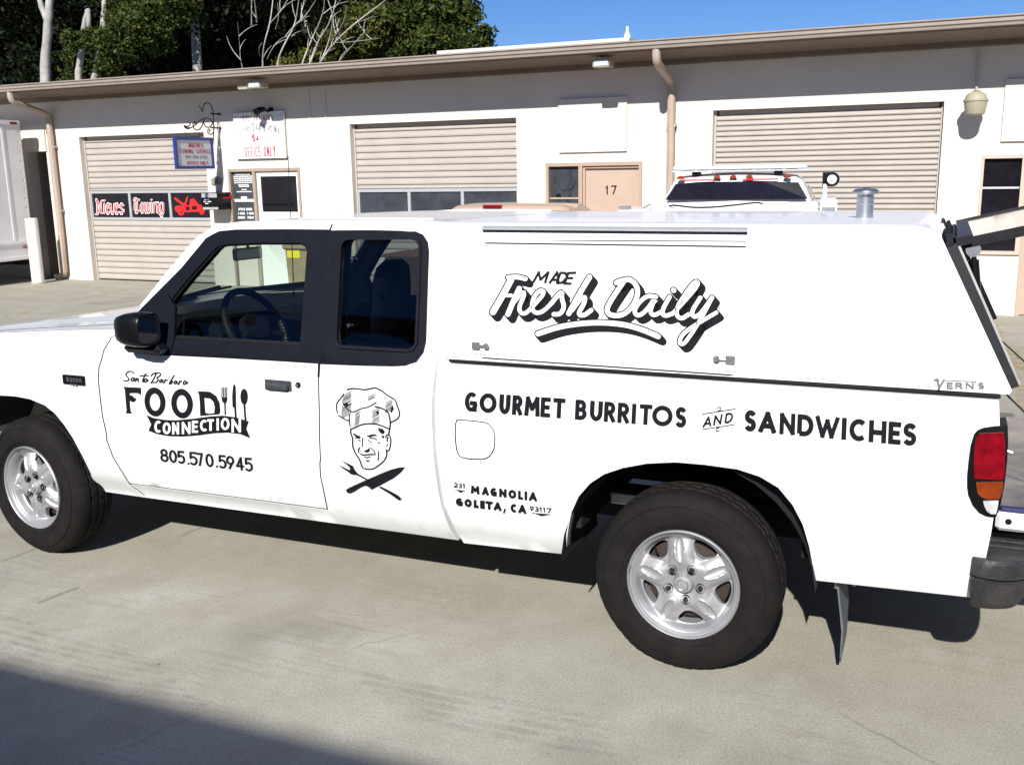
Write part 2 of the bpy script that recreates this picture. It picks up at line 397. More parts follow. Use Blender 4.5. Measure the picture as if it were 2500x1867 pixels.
def panel(name, poly, surf, material, parent, holes=(), th=.03, off=0., far=False, grid=.05, flange_in=0., label=None, lip=0.):
    """sheet metal: 2D outline (x,z) laid on y = surf(z), with a turned-in edge; far=True puts it on the other flank"""
    poly = dense(poly, grid); holes = [dense(h, grid) for h in holes]
    loops = [poly]+holes; V = []; Ed = []
    for l in loops:
        n0 = len(V); V += [Vector(p) for p in l]; Ed += [(n0+i, n0+(i+1) % len(l)) for i in range(len(l))]
    nb = len(V); xs = [p[0] for p in poly]; zs = [p[1] for p in poly]
    x = min(xs)+grid*.5
    while x < max(xs):
        z = min(zs)+grid*.5
        while z < max(zs):
            if inside((x, z), poly) and not any(inside((x, z), h) for h in holes):
                if all((x-q[0])**2+(z-q[1])**2 > (grid*.45)**2 for l in loops for q in l): V.append(Vector((x, z)))
            z += grid
        x += grid
    r = delaunay_2d_cdt(V, Ed, [], 0, 1e-6); co = [tuple(p) for p in r[0]]
    F = []
    for f in r[2]:
        c = (sum(co[i][0] for i in f)/3, sum(co[i][1] for i in f)/3)
        if inside(c, poly) and not any(inside(c, h) for h in holes): F.append(list(f))
    def Y(z, d=0.):
        y = surf(z)-off+d; return TW-y if far else y
    vs_ = [(a, Y(b), b) for a, b in co]; fs = []
    for f in F:
        a, b, c = (co[i] for i in f); ar = (b[0]-a[0])*(c[1]-a[1])-(c[0]-a[0])*(b[1]-a[1])
        if (ar > 0) == far: f = f[::-1]
        fs.append(tuple(f))
    n1 = len(vs_)
    for l in loops:
        n0 = len(vs_); m_ = len(l)
        for p in l: vs_.append((p[0], Y(p[1]), p[1]))
        for p in l: vs_.append((p[0], Y(p[1], th), p[1]))
        for i in range(m_):
            j = (i+1) % m_; fs.append((n0+i, n0+j, n0+m_+j, n0+m_+i))
    return mk(name, vs_, fs, material, parent, smooth=True, label=label)

# ---- flat artwork (vinyl, paint) traced in some 2D frame and laid on a surface
class Art:
    def __init__(s, fn, tr=None): s.fn = fn; s.tr = tr; s.mb = MB(); s.k = 0
    def P(s, x, y):
        if s.tr: x, y = s.tr(x, y)
        return s.fn(x, y, s.k)
    def poly(s, pts, holes=()):
        loops = [pts]+list(holes); flat = [p for l in loops for p in l]
        tri = tessellate_polygon([[Vector((a, b, 0)) for a, b in l] for l in loops]); s.mb.add([s.P(a, b) for a, b in flat], [tuple(t) for t in tri]); s.k += 1; return s
    def line(s, pts, w, it=2, caps=True, shift=(0, 0), taper=False):
        if not it and len(pts) > 2:                    # break at sharp corners so that every stroke keeps its width
            P = [np.array(p, float) for p in pts]
            for i in range(1, len(P)-1):
                a = P[i]-P[i-1]; b = P[i+1]-P[i]; la, lb = np.linalg.norm(a)+1e-9, np.linalg.norm(b)+1e-9
                if np.dot(a, b)/(la*lb) < .72:
                    e = w*.42; s.line([tuple(p) for p in P[:i]]+[tuple(P[i]+a/la*e)], w, 0, caps, shift); s.line([tuple(P[i]-b/lb*e)]+[tuple(p) for p in P[i+1:]], w, 0, caps, shift); return s
        pts = smooth_open(pts, it) if it else list(pts); pts = [np.array(p, float)+np.array(shift) for p in pts]; n = len(pts); L_ = []; R2 = []
        for i in range(n):
            a = pts[max(i-1, 0)]; b = pts[min(i+1, n-1)]; d = b-a; d = d/(np.linalg.norm(d)+1e-9); q = np.array([-d[1], d[0]])
            ww = w/2
            if 0 < i < n-1:
                d1 = pts[i]-a; d1 /= (np.linalg.norm(d1)+1e-9); ww /= max(.55, abs(np.dot(np.array([-d1[1], d1[0]]), q)))
            if taper: ww *= .35+.65*math.sin(math.pi*(i+.5)/n)
            L_.append(pts[i]+q*ww); R2.append(pts[i]-q*ww)
        v = [s.P(*p) for p in L_]+[s.P(*p) for p in R2]; f = [(i, i+1, n+i+1, n+i) for i in range(n-1)]
        s.mb.add(v, f)
        if caps and not taper:
            for e, o in ((pts[0], pts[0]-pts[1]), (pts[-1], pts[-1]-pts[-2])):
                a0 = math.atan2(o[1], o[0]); c = [s.P(*(e+w/2*np.array([math.cos(a0+t), math.sin(a0+t)]))) for t in np.linspace(-math.pi/2, math.pi/2, 7)]
                s.mb.add(c, [tuple(range(7))])
        s.k += 1; return s
    def ell(s, cx, cy, rx, ry, rot=0, hole=None, n=36):
        def E(cx, cy, rx, ry, rot): return [(cx+rx*math.cos(a)*math.cos(rot)-ry*math.sin(a)*math.sin(rot), cy+rx*math.cos(a)*math.sin(rot)+ry*math.sin(a)*math.cos(rot)) for a in np.linspace(0, 2*math.pi, n, endpoint=False)]
        return s.poly(E(cx, cy, rx, ry, rot), [E(*hole)] if hole else [])
    def build(s, name, material, parent, **k): return s.mb.build(name, material, parent, **k)
def art_on(surf, off=.003, st=.00004):
    def fn(u, v, k):
        x, z = on(u, v, surf, -off-st*k); return (x, surf(z)-off-st*k, z)
    return fn
def crop(ox, oy, s): return lambda x, y: (ox+x*s, oy+y*s)

def arc(cx, cy, rx, ry, a0, a1, n=14): return [(cx+rx*math.cos(R_(a)), cy+ry*math.sin(R_(a))) for a in np.linspace(a0, a1, n)]
G = {   # stroke alphabet in a unit box, y up
 'A': [[(0, 0), (.5, 1), (1, 0)], [(.34, .27), (.66, .27)]],
 'B': [[(0, 0), (0, 1)], [(0, 1), (.45, 1)]+arc(.5, .76, .38, .24, 90, -90)+[(0, .52)], [(.4, .52)]+arc(.5, .26, .5, .26, 90, -90)+[(0, 0)]],
 'C': [arc(.56, .5, .56, .5, 55, 305, 26)], 'D': [[(0, 0), (0, 1), (.35, 1)]+arc(.4, .5, .6, .5, 90, -90)+[(0, 0)]],
 'E': [[(1, 1), (0, 1), (0, 0), (1, 0)], [(0, .5), (.85, .5)]], 'F': [[(1, 1), (0, 1), (0, 0)], [(0, .5), (.8, .5)]],
 'G': [arc(.56, .5, .56, .5, 55, 340, 28), [(1, 0), (1, .42), (.6, .42)]], 'H': [[(0, 0), (0, 1)], [(1, 0), (1, 1)], [(0, .45), (1, .45)]],
 'I': [[(.5, 0), (.5, 1)]], 'L': [[(0, 1), (0, 0), (1, 0)]], 'M': [[(0, 0), (.08, 1), (.5, .35), (.92, 1), (1, 0)]],
 'N': [[(0, 0), (0, 1), (1, 0), (1, 1)]], 'O': [arc(.5, .5, .5, .5, 0, 360, 34)],
 'R': [[(0, 0), (0, 1), (.4, 1)]+arc(.5, .74, .45, .26, 90, -90)+[(0, .48)], [(.45, .48), (1, 0)]],
 'S': [arc(.52, .745, .46, .255, 35, 270, 16)+arc(.48, .255, .48, .255, 90, -145, 16)],
 'T': [[(0, 1), (1, 1)], [(.5, 1), (.5, 0)]], 'U': [[(0, 1), (0, .42)]+arc(.5, .42, .5, .42, 180, 360)+[(1, 1)]],
 'V': [[(0, 1), (.5, 0), (1, 1)]], 'W': [[(0, 1), (.27, 0), (.5, .85), (.73, 0), (1, 1)]],
 '0': [arc(.5, .5, .5, .5, 0, 360, 30)], '1': [[(.15, .78), (.55, 1), (.55, 0)]],
 '2': [arc(.5, .7, .5, .3, 160, -30, 14)+[(0, 0), (1, 0)]], '3': [arc(.45, .74, .45, .26, 140, -90, 14)+arc(.45, .25, .55, .25, 90, -140, 14)],
 '4': [[(.75, 0), (.75, 1), (0, .28), (1, .28)]], '5': [[(.9, 1), (.15, 1), (.1, .56)]+arc(.45, .32, .5, .32, 120, -140, 16)],
 '6': [arc(.5, .31, .5, .31, 0, 360, 22), [(.02, .35), (.75, 1)]], '7': [[(0, 1), (1, 1), (.35, 0)]],
 '8': [arc(.5, .26, .5, .26, 0, 360, 22), arc(.5, .76, .42, .24, 0, 360, 20)], '9': [arc(.5, .69, .5, .31, 0, 360, 22), [(.98, .6), (.3, 0)]],
 'Y': [[(0, 1), (.5, .45), (1, 1)], [(.5, .5), (.5, 0)]], 'P': [[(0, 0), (0, 1), (.4, 1)]+arc(.5, .74, .45, .26, 90, -90)+[(0, .48)]],
 ':': [[(.5, .1), (.5, .25)], [(.5, .6), (.5, .75)]], '.': [[(.4, 0), (.6, 0)]], ',': [[(.6, .03), (.4, -.2)]], "'": [[(.5, 1), (.4, .75)]], '-': [[(0, .45), (1, .45)]], '(': [arc(1, .5, .8, .65, 130, 230)], ')': [arc(0, .5, .8, .65, 50, -50)],
}
def glyph(art, ch, x0, x1, yt0, yt1, yb0, yb1, w, lean=0., it=0):
    """one letter between x0..x1; top line yt0->yt1, bottom line yb0->yb1"""
    h = w/2
    for st in G[ch]:
        P = []
        for a, b in st:
            x = (x0+h)+(x1-x0-2*h)*a; t = (x-x0)/(x1-x0+1e-9); yt = yt0+(yt1-yt0)*t+h; yb = yb0+(yb1-yb0)*t-h
            P.append((x+lean*(b-.5)*(yb-yt), yb+(yt-yb)*b))
        if math.dist(P[0], P[-1]) > w*.6:              # open strokes run out to the edge of the letter box
            for e, f_ in ((0, 1), (-1, -2)):
                d = np.array(P[e])-np.array(P[f_]); L_ = np.linalg.norm(d)+1e-9; k = h*.95 if len(st) < 6 or L_ > w else h*.35; P[e] = tuple(np.array(P[e])+d/L_*k)
        art.line(P, w, it=it, caps=False)
def word(art, letters, topf, botf, w, lean=0.):
    for ch, a, b in letters: glyph(art, ch, a, b, topf(a), topf(b), botf(a), botf(b), w, lean)
def lin(x0, y0, x1, y1): return lambda x: y0+(y1-y0)*(x-x0)/(x1-x0)
ADV = {'I': .35, '1': .6, '.': .3, ',': .3, "'": .3, 'M': 1.25, 'W': 1.35, ' ': .6, 'O': 1.1, '(': .45, ')': .45, '-': .6}
def text(art, s, x0, x1, ytop, ybot, w, gap=.28, lean=0.):
    """evenly spaced stroke text filling x0..x1"""
    tot = sum(ADV.get(c, 1) for c in s)+gap*(len(s)-1); k = (x1-x0)/tot; x = x0
    for c in s:
        a = ADV.get(c, 1)*k
        if c in G: glyph(art, c, x, x+a, ytop, ytop, ybot, ybot, w, lean)
        x += a+gap*k

# ================================================================= SETTING
def rayplane_t(u, v, t):                               # pixel onto the plane across the building at t -> (off, z)
    D = CF+CR*(u-IW/2)/F_PX-CU*(v-IH/2)/F_PX; n = np.array([_c, _s]); k = (t-((CAM[:2]-W0)@n))/(D[:2]@n); P = CAM+D*k
    return (-float((P[:2]-W0)@np.array([-_s, _c])), float(P[2]))
def BT(u, v, off=0.):
    D = CF+CR*(u-IW/2)/F_PX-CU*(v-IH/2)/F_PX; n = np.array([-_s, _c]); k = ((W0-CAM[:2])@n-off)/(D[:2]@n); P = CAM+D*k
    return (float((P[:2]-W0)@np.array([_c, _s])), float(P[2]))
mk('ground', [(-300, -300, 0), (300, -300, 0), (300, 300, 0), (-300, 300, 0)], [(0, 1, 2, 3)], concrete, kind='structure')
# worn yellow bay markings in front of the units
def stripe(x0, y0, x1, y1, w):
    d = np.array([x1-x0, y1-y0]); L = np.linalg.norm(d); d = d/L; q = np.array([-d[1], d[0]])*w/2
    P = [np.array([x0, y0])+q, np.array([x1, y1])+q, np.array([x1, y1])-q, np.array([x0, y0])-q]
    mk('painted_line', [(p[0], p[1], .004) for p in P], [(3, 2, 1, 0)], yellowline, kind='structure')
def gp(u, v):
    D = CF+CR*(u-IW/2)/F_PX-CU*(v-IH/2)/F_PX; k = -CAM[2]/D[2]; P = CAM+D*k; return (float(P[0]), float(P[1]))
for a, b, w in (((0, 712), (150, 692), .10), ((160, 735), (330, 705), .09), ((0, 778), (120, 748), .10), ((180, 700), (300, 704), .08), ((2405, 788), (2500, 796), .07), ((2440, 880), (2500, 868), .12), ((2470, 850), (2500, 905), .10), ((430, 712), (640, 724), .09)):
    stripe(*gp(*a), *gp(*b), w)
stripe(-6.5, 5.2, -6.7, 9.2, .1); stripe(1.0, 4.2, .9, 9.2, .1); stripe(4.6, 4.2, 4.5, 9.2, .1); stripe(7.6, 4.2, 7.5, 9.2, .1)

darkmark = worn_paint_mat('tyre_scuff_rubber', (.14, .12, .095), .40)
for M_ in (darkmark,): M_.node_tree.nodes['Map Range'].inputs[4].default_value = .20; M_.node_tree.nodes['Map Range'].inputs[2].default_value = .68
def mark(name, P, w, m, z=.0045):
    P = [np.array(p, float) for p in smooth_open(P, 2)]; n = len(P); v = []
    for i in range(n):
        d = P[min(i+1, n-1)]-P[max(i-1, 0)]; d /= np.linalg.norm(d); q = np.array([-d[1], d[0]])*w/2; v += [(*(P[i]+q), z), (*(P[i]-q), z)]
    mk(name, v, [(2*i, 2*i+1, 2*i+3, 2*i+2) for i in range(n-1)], m, kind='structure')
for i in range(8): mark('tyre_mark', [gp(-60, 1490+19*i), gp(200, 1555+19*i), gp(330+25*i, 1590+19*i)], .022, darkmark)
for i in range(5): mark('tyre_mark', [gp(850+30*i, 1640+24*i), gp(1150, 1700+22*i), gp(1500, 1760+22*i)], .03, darkmark, .006)
crackm = mat('dark_crack', (.17, .155, .125), .95)
mark('slab_joint', [gp(-80, 1400), gp(60, 1352), gp(170, 1306), gp(330, 1240)], .004, crackm, .008); mark('slab_joint', [gp(90, 1475), gp(130, 1458), gp(190, 1436)], .005, crackm, .008)
mark('slab_joint', [gp(440, 1310), gp(640, 1225)], .004, crackm, .008); mark('slab_joint', [gp(2500, 1180), gp(2380, 1140)], .006, crackm, .008)

# ---- the unit building -------------------------------------------------
bl = empty('unit_building', B(-3.5, 0, 0), BROT, 'long low cream stucco unit building with taupe roll-up doors and brown eaves', 'building')
HOLES = {'d1': (-10.58, 0, -7.85, 2.47), 'off': (-7.42, 0, -6.02, 1.88), 'd2': (-5.07, 0, -2.335, 2.50), 'u17': (-1.90, 0, -.51, 1.87), 'd3': (.42, 0, 3.145, 2.49),
         'wr': (3.59, .755, 4.05, 1.86), 'dr': (4.07, 0, 4.95, 1.86), 'alc': (-11.87, 0, -11.39, 2.24), 'd4': (7.0, 0, 9.7, 2.49), 'd0': (-16.6, 0, -13.6, 2.47)}
TL, TR_ = -26., 16.
# wall built as piers and headers, butted at the openings
w = MB(); hs = sorted(HOLES.values()); x = TL
groups = []
for h in hs:
    groups.append((x, h[0], 0, 3.4)); x = h[2]
groups.append((x, TR_, 0, 3.4))
poly = [(TL, 0)]
for h in hs:
    if h[1] == 0: poly += [(h[0], 0), (h[0], h[3]), (h[2], h[3]), (h[2], 0)]
poly += [(TR_, 0), (TR_, 3.2), (TL, 3.2)]
wr = HOLES['wr']
w.prism(poly, lambda a, b: B(a, 0, b), lambda a, b: B(a, -.22, b), [[(wr[0], wr[1]), (wr[0], wr[3]), (wr[2], wr[3]), (wr[2], wr[1])]])
w.build('wall', stucco, bl)
w = MB(); w.box((TL, -4.2, 0), (TR_, -4.4, 3.2), lambda a, o, z: B(a, o, z)); w.box((TL, -.23, 0), (TL+.2, -4.199, 3.2), lambda a, o, z: B(a, o, z)); w.box((TR_-.2, -.23, 0), (TR_, -4.199, 3.2), lambda a, o, z: B(a, o, z))
w.build('rear_wall', stucco, bl)
# roof, soffit, gutter
bb = lambda a, o, z: B(a, o, z)
r_ = MB(); r_.add([B(TL-.2, .80, 3.27), B(TR_+.2, .80, 3.27), B(TR_+.2, -4.6, 3.42), B(TL-.2, -4.6, 3.42)], [(0, 1, 2, 3)])
r_.add([B(TL-.2, .80, 3.235), B(TR_+.2, .80, 3.235), B(TR_+.2, -4.6, 3.385), B(TL-.2, -4.6, 3.385)], [(3, 2, 1, 0)])
r_.build('roof', mat('grey_roofing', (.3, .29, .28), .9, noise=.2, nscale=2), bl)
def strip(name, prof, m, t0=TL-.2, t1=TR_+.2):
    b = MB(); n = len(prof); b.add([B(t0, o, z) for o, z in prof]+[B(t1, o, z) for o, z in prof], [(i, i+1, n+i+1, n+i) for i in range(n-1)]+[(n-1, 0, n, 2*n-1)]+[tuple(range(n))[::-1], tuple(n+i for i in range(n))]); return b.build(name, m, bl)
strip('gutter', [(.80, 3.29), (.80, 3.20), (.83, 3.195), (.86, 3.20), (.865, 3.225), (.885, 3.24), (.885, 3.275), (.905, 3.285), (.905, 3.30), (.88, 3.303), (.86, 3.295), (.86, 3.24), (.83, 3.22), (.82, 3.23), (.82, 3.29)], gutterm)
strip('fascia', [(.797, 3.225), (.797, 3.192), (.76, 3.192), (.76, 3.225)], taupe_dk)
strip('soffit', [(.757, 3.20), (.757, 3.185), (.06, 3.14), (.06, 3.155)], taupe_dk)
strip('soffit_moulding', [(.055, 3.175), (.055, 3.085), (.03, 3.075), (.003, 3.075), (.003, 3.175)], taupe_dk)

def add_part(name, parent, m, a, b, r=0, T=bb):
    q = MB(); (q.bbox(a, b, r, T) if r else q.box(a, b, T)); return q.build(name, m, parent)
# ---- roll-up doors: every slat a piece of its own
def roll_door(key, seams_top, bottom, win=None, panes=3, art=None):
    t0, z0, t1, z1 = HOLES[key]; rec = -.11
    q = MB(); q.box((t0+.002, -.215, .002), (t1-.002, -.2, z1-.002), bb); d = q.build('roll_up_door', slatm, bl)
    q = MB()                                           # jamb guides and head
    q.box((t0+.003, -.09, .003), (t0+.028, -.19, z1-.003), bb); q.box((t1-.028, -.09, .003), (t1-.003, -.19, z1-.003), bb); q.box((t0+.054, -.125, z1-.06), (t1-.054, -.19, z1-.003), bb)
    q.build('door_frame', slatm, d)
    zs = list(seams_top)
    def slat(z_lo, z_hi):
        g = .008; pf = [(rec-.022, z_lo+g*.2), (rec, z_lo+g), (rec+.006, z_lo+(z_hi-z_lo)*.3), (rec+.004, z_hi-g*1.5), (rec-.022, z_hi-g*.3)]
        n = len(pf); b = MB(); b.add([B(t0+.029, o, z) for o, z in pf]+[B(t1-.029, o, z) for o, z in pf], [(i, i+1, n+i+1, n+i) for i in range(n-1)][::-1]); b.build('slat', slatm, d)
    zz = [z1-.06]+zs
    for a, b in zip(zz[:-1], zz[1:]): slat(b, a)
    lower = zs[-1]
    if win:
        wz0, wz1 = win
        f = MB(); n = panes; wt0, wt1 = t0+.030, t1-.030; pw = (wt1-wt0)/n; fr = .024
        f.box((wt0, rec+.012, wz1), (wt1, rec-.02, wz1+.045), bb); f.box((wt0, rec+.012, wz0-.045), (wt1, rec-.02, wz0), bb)
        for i in range(n+1):
            c = wt0+i*pw; f.box((max(c-fr/1.0, wt0), rec+.012, wz0+.001), (min(c+fr/1.0, wt1), rec-.02, wz1-.001), bb)
        f.build('window_frame', alum, d)
        for i in range(n):
            add_part('pane', d, blackpane if key == 'd1' else darkglass, (wt0+i*pw+fr+.001, rec-.012, wz0+.001), (wt0+(i+1)*pw-fr-.001, rec-.018, wz1-.001))
        lower = wz0-.047
    nb = max(2, int(round((lower-.02)/bottom))); h = (lower-.02)/nb
    for i in range(nb): slat(lower-(i+1)*h, lower-i*h)
    return d
s1 = [2.37, 2.27, 2.17, 2.06, 1.97, 1.87, 1.78, 1.68, 1.595]
d1 = roll_door('d1', s1+[1.555], .104, (1.10, 1.51))
s2 = [2.38, 2.28, 2.18, 2.08, 1.98, 1.885, 1.79, 1.70, 1.60]
d2 = roll_door('d2', s2+[1.54], .104, (1.10, 1.495))
d3 = roll_door('d3', [2.36-.066*i for i in range(0, 20)], .066)
roll_door('d4', [2.36-.066*i for i in range(0, 20)], .066); roll_door('d0', [2.36-.1*i for i in range(0, 12)], .1)

# gothic lettering and wrecker picture on the left door's panes
LG = {'i': [[(.5, 0), (.5, 1)], [(.35, 1.35), (.65, 1.35)]], 'e': [[(1, .15), (.5, 0), (.05, .2), (.05, .8), (.5, 1), (.95, .78), (.1, .42)]], 'v': [[(0, 1), (.05, .2), (.5, 0), (.95, .3), (1, 1)]],
      's': [[(1, .85), (.5, 1), (.05, .75), (.95, .3), (.5, 0), (0, .15)]], 'o': [[(.5, 1), (.05, .75), (.05, .2), (.5, 0), (.95, .25), (.95, .8), (.5, 1)]],
      'w': [[(0, 1), (.02, .15), (.25, 0), (.5, .2), (.5, 1)], [(.5, .2), (.75, 0), (1, .2), (1, 1)]], 'n': [[(0, 0), (.02, 1)], [(.02, .8), (.6, 1), (1, .75), (1, 0)]],
      'g': [[(.95, 1), (.4, 1), (.05, .75), (.05, .25), (.5, .05), (.95, .3)], [(.95, 1), (.95, -.1), (.5, -.35), (.05, -.2)]],
      'N': [[(.0, 1.35), (.15, 1.1), (.2, -.05), (-.05, -.12)], [(0, 1.5), (.35, 1.1), (.75, .1), (1, .0)], [(.85, .05), (.82, 1.2), (1.05, 1.35)]],
      'T': [[(-.05, 1.25), (.2, 1.42), (1, 1.3)], [(.5, 1.3), (.1, 1.0), (.08, .3), (.45, -.05), (1, .15)], [(.55, 1.2), (.55, .1)]]}
def gothic(crop_, letters, yb_l, yb_r, hx, w_, name, parent, col, off):
    fn = lambda u, v, k: (lambda tz: B(tz[0], off+.0002*k, tz[1]))(BT(*crop_(u, v), off))
    a = Art(fn); x0 = letters[0][1]; x1 = letters[-1][2]
    for ch, a0, a1 in letters:
        yb = yb_l+(yb_r-yb_l)*(a0-x0)/(x1-x0)
        for st in LG[ch]: a.line([(a0+(a1-a0)*p, yb-hx*q) for p, q in st], w_, it=0)
    a.build(name, col, parent)
cN = crop(200, 440, .16275)
nieves = [('N', 215, 300), ('i', 322, 350), ('e', 365, 420), ('v', 432, 485), ('e', 500, 550), ('s', 568, 625)]
towing = [('T', 785, 860), ('o', 880, 930), ('w', 945, 1020), ('i', 1035, 1055), ('n', 1075, 1130), ('n', 1130, 1150), ('g', 1170, 1225)]
for L_, a_, b_ in ((nieves, 495, 500), (towing, 478, 488)):
    gothic(cN, L_, a_, b_, 140, 27, 'gothic_lettering', d1, signw, -.119); gothic(cN, L_, a_, b_, 140, 13, 'gothic_lettering', d1, redp, -.116)
fnW = lambda off: (lambda u, v, k: (lambda tz: B(tz[0], off+.0002*k, tz[1]))(BT(*cN(u, v), off)))
a = Art(fnW(-.119))
a.poly([(1395, 395), (1440, 380), (1590, 380), (1700, 360), (1780, 370), (1835, 395), (1850, 470), (1560, 480), (1420, 480), (1390, 440)], [[(1560, 400), (1615, 395), (1615, 455), (1560, 458)], [(1650, 390), (1725, 385), (1730, 440), (1650, 445)]])
a.line([(1400, 275), (1480, 340), (1560, 380)], 34, it=1).line([(1580, 260), (1560, 330), (1530, 385)], 26, it=1).poly([(1620, 290), (1680, 275), (1720, 330), (1760, 370), (1615, 375)])
a.ell(1487, 475, 47, 57, hole=(1487, 475, 18, 24, 0)).ell(1800, 462, 40, 55, hole=(1800, 462, 14, 22, 0)).line([(1530, 470), (1760, 465)], 14, it=0)
a.build('wrecker_picture', redbr, d1)

# ---- office unit: sidelight + half-glazed white door
def unit(key, split, name_m, doorfn):
    t0, z0, t1, z1 = HOLES[key]; fr = .045
    q = MB(); q.box((t0+.002, .012, z1-fr), (t1-.002, -.12, z1-.002), bb)
    for c0, c1 in ((t0+.002, t0+fr), (split-fr*.6, split+fr*.6), (t1-fr, t1-.002)): q.box((c0, .012, .002), (c1, -.12, z1-fr-.001), bb)
    q.box((t0+fr+.001, .0, .70), (split-fr*.6-.001, -.12, .76), bb)
    f = q.build('unit_frame', name_m, bl)
    add_part('apron_panel', f, stucco, (t0+fr+.001, -.04, .002), (split-fr*.6-.001, -.1, .699))
    zm = (z1-fr+.76)/2+.10
    add_part('glazing_bar', f, name_m, (t0+fr+.001, -.035, zm-.012), (split-fr*.6-.001, -.075, zm+.012))
    for a_, b_ in ((.762, zm-.013), (zm+.013, z1-fr-.002)): add_part('pane', f, darkglass, (t0+fr+.002, -.05, a_), (split-fr*.6-.002, -.062, b_))
    doorfn(split+fr*.6+.004, t1-fr-.004, z1-fr-.004); return f
def office_door(a, b, z):
    q = MB(); x0, x1 = a+.07, b-.05; zb = 1.20-.0
    q.prism([(a, .01), (b, .01), (b, z), (a, z)], lambda p, q_: B(p, -.03, q_), lambda p, q_: B(p, -.08, q_), [[(x0, zb), (x1, zb), (x1, z-.075), (x0, z-.075)]])
    d = q.build('office_door', creamdoor, bl); add_part('door_pane', d, blackpane, (x0+.001, -.045, zb+.001), (x1-.001, -.06, z-.076))
    q = MB(); q.box((x0+.02, -.01, zb+.12), (x1-.10, -.035, zb+.135), bb); q.build('push_bar', blackpaint, d)
    q = MB(); q.lathe([(.0, 0), (.03, .005), (.035, .03), (.012, .045), (.012, .07)], B(b-.06, .03, .88), 'y', 14); q.build('door_knob', steel, d)
fo = unit('off', -6.91, taupe, office_door)
# lettering on the office pane
a = Art(lambda t, z, k: B(t, -.047+.0002*k, z)); rr = random.Random(3)
for z, x0, x1, h_ in ((1.785, -7.32, -7.02, .018), (1.752, -7.35, -6.98, .018), (1.72, -7.35, -6.98, .018), (1.688, -7.34, -6.98, .018), (1.655, -7.34, -6.98, .018), (1.62, -7.26, -7.05, .016), (1.595, -7.25, -7.04, .016), (1.545, -7.2, -7.1, .016), (1.512, -7.3, -7.0, .016), (1.36, -7.35, -6.97, .036)):
    x = x0
    while x < x1:
        l = rr.uniform(.02, .05); a.poly([(x, z), (min(x+l, x1), z), (min(x+l, x1), z+h_), (x, z+h_)]); x += l+.007
a.poly([(-7.22, 1.405), (-7.10, 1.405), (-7.10, 1.445), (-7.22, 1.445)])
a.build('pane_lettering', signw, fo)
def btext(s, t0, t1, zt, zb, w_, off, m, name, parent, gap=.3):
    A_ = Art(lambda x, y, k: B(x, off+.00015*k, -y)); text(A_, s, t0, t1, -zt, -zb, w_, gap); return A_.build(name, m, parent)
btext('OFFICE HOURS', -7.30, -7.02, 1.262, 1.222, .009, -.046, signw, 'pane_lettering', fo)
btext('8:00AM - 5:00PM', -7.31, -7.0, 1.195, 1.155, .009, -.046, signw, 'pane_lettering', fo)
btext('MONDAY - FRIDAY', -7.32, -7.0, 1.128, 1.09, .009, -.046, signw, 'pane_lettering', fo)
# ---- unit 17
def door17(a, b, z):
    d = add_part('unit_door', bl, pinkdoor, (a, -.06, .01), (b, -.10, z))
    q = MB(); q.box((a-.002, -.02, z-.03), (b, -.06, z), bb); q.box((a-.002, -.02, .01), (a+.025, -.06, z-.031), bb); q.build('door_stop', pinkdoor, d)
    btext('17', -1.045, -.885, 1.56, 1.44, .018, -.057, blackpaint, 'door_number', d, gap=.45)
    q = MB(); q.lathe([(.0, 0), (.03, .005), (.035, .03), (.012, .045), (.012, .06)], B(a+.07, 0, 1.22), 'y', 14); q.build('door_knob', steel, d)
f17 = unit('u17', -1.385, mat('tan_frame_paint', (.40, .29, .215), .6, noise=.05), door17)
a = Art(lambda t, z, k: B(t, -.048+.0002*k, z))     # torn black film on the sidelight panes
for P in ([(-1.52, 1.80), (-1.56, 1.74), (-1.53, 1.68), (-1.55, 1.6), (-1.50, 1.54), (-1.56, 1.49)], [(-1.75, 1.74), (-1.79, 1.66), (-1.76, 1.6), (-1.70, 1.52), (-1.64, 1.5)], [(-1.48, 1.62), (-1.5, 1.55), (-1.56, 1.51), (-1.66, 1.485)]): a.line(P, .006, it=0)
a.poly([(-1.76, 1.45), (-1.70, 1.46), (-1.69, 1.40), (-1.73, 1.36), (-1.78, 1.38)]); a.line([(-1.55, 1.45), (-1.6, 1.38), (-1.56, 1.3), (-1.63, 1.22)], .012, it=0); a.line([(-1.7, 1.36), (-1.76, 1.28), (-1.7, 1.2)], .008, it=0)
a.build('torn_film', blackpaint, f17)
# ---- right window and door, alcove, boards
t0, z0, t1, z1 = wr
q = MB(); q.box((t0+.002, .015, z1-.035), (t1+.018, -.1, z1-.002), bb); q.box((t0-.02, .03, z0-.035), (t1+.018, -.1, z0+.005), bb); q.box((t0+.002, .012, z0+.006), (t0+.03, -.1, z1-.036), bb); q.box((t1-.035, .012, z0+.006), (t1+.018, -.1, z1-.036), bb)
fw = q.build('window_surround', mat('pale_tan_frame', (.5, .40, .33), .6), bl)
for zz_ in (1.125, 1.49): add_part('glazing_bar', fw, alum, (t0+.031, -.03, zz_-.012), (t1-.036, -.07, zz_+.012))
for a_, b_ in ((z0+.007, 1.112), (1.138, 1.477), (1.503, z1-.037)): add_part('pane', fw, blackpane, (t0+.031, -.045, a_), (t1-.036, -.06, b_))
t0, z0, t1, z1 = HOLES['dr']
d = add_part('unit_door', bl, pinkdoor, (t0+.05, -.06, .01), (t1-.05, -.1, z1-.05))
q = MB(); q.box((t0+.002, .01, .002), (t0+.048, -.11, z1-.002), bb); q.box((t1-.048, .01, .002), (t1-.002, -.11, z1-.002), bb); q.box((t0+.05, .01, z1-.048), (t1-.05, -.11, z1-.002), bb); q.build('door_frame', pinkdoor, d)
t0, z0, t1, z1 = HOLES['alc']
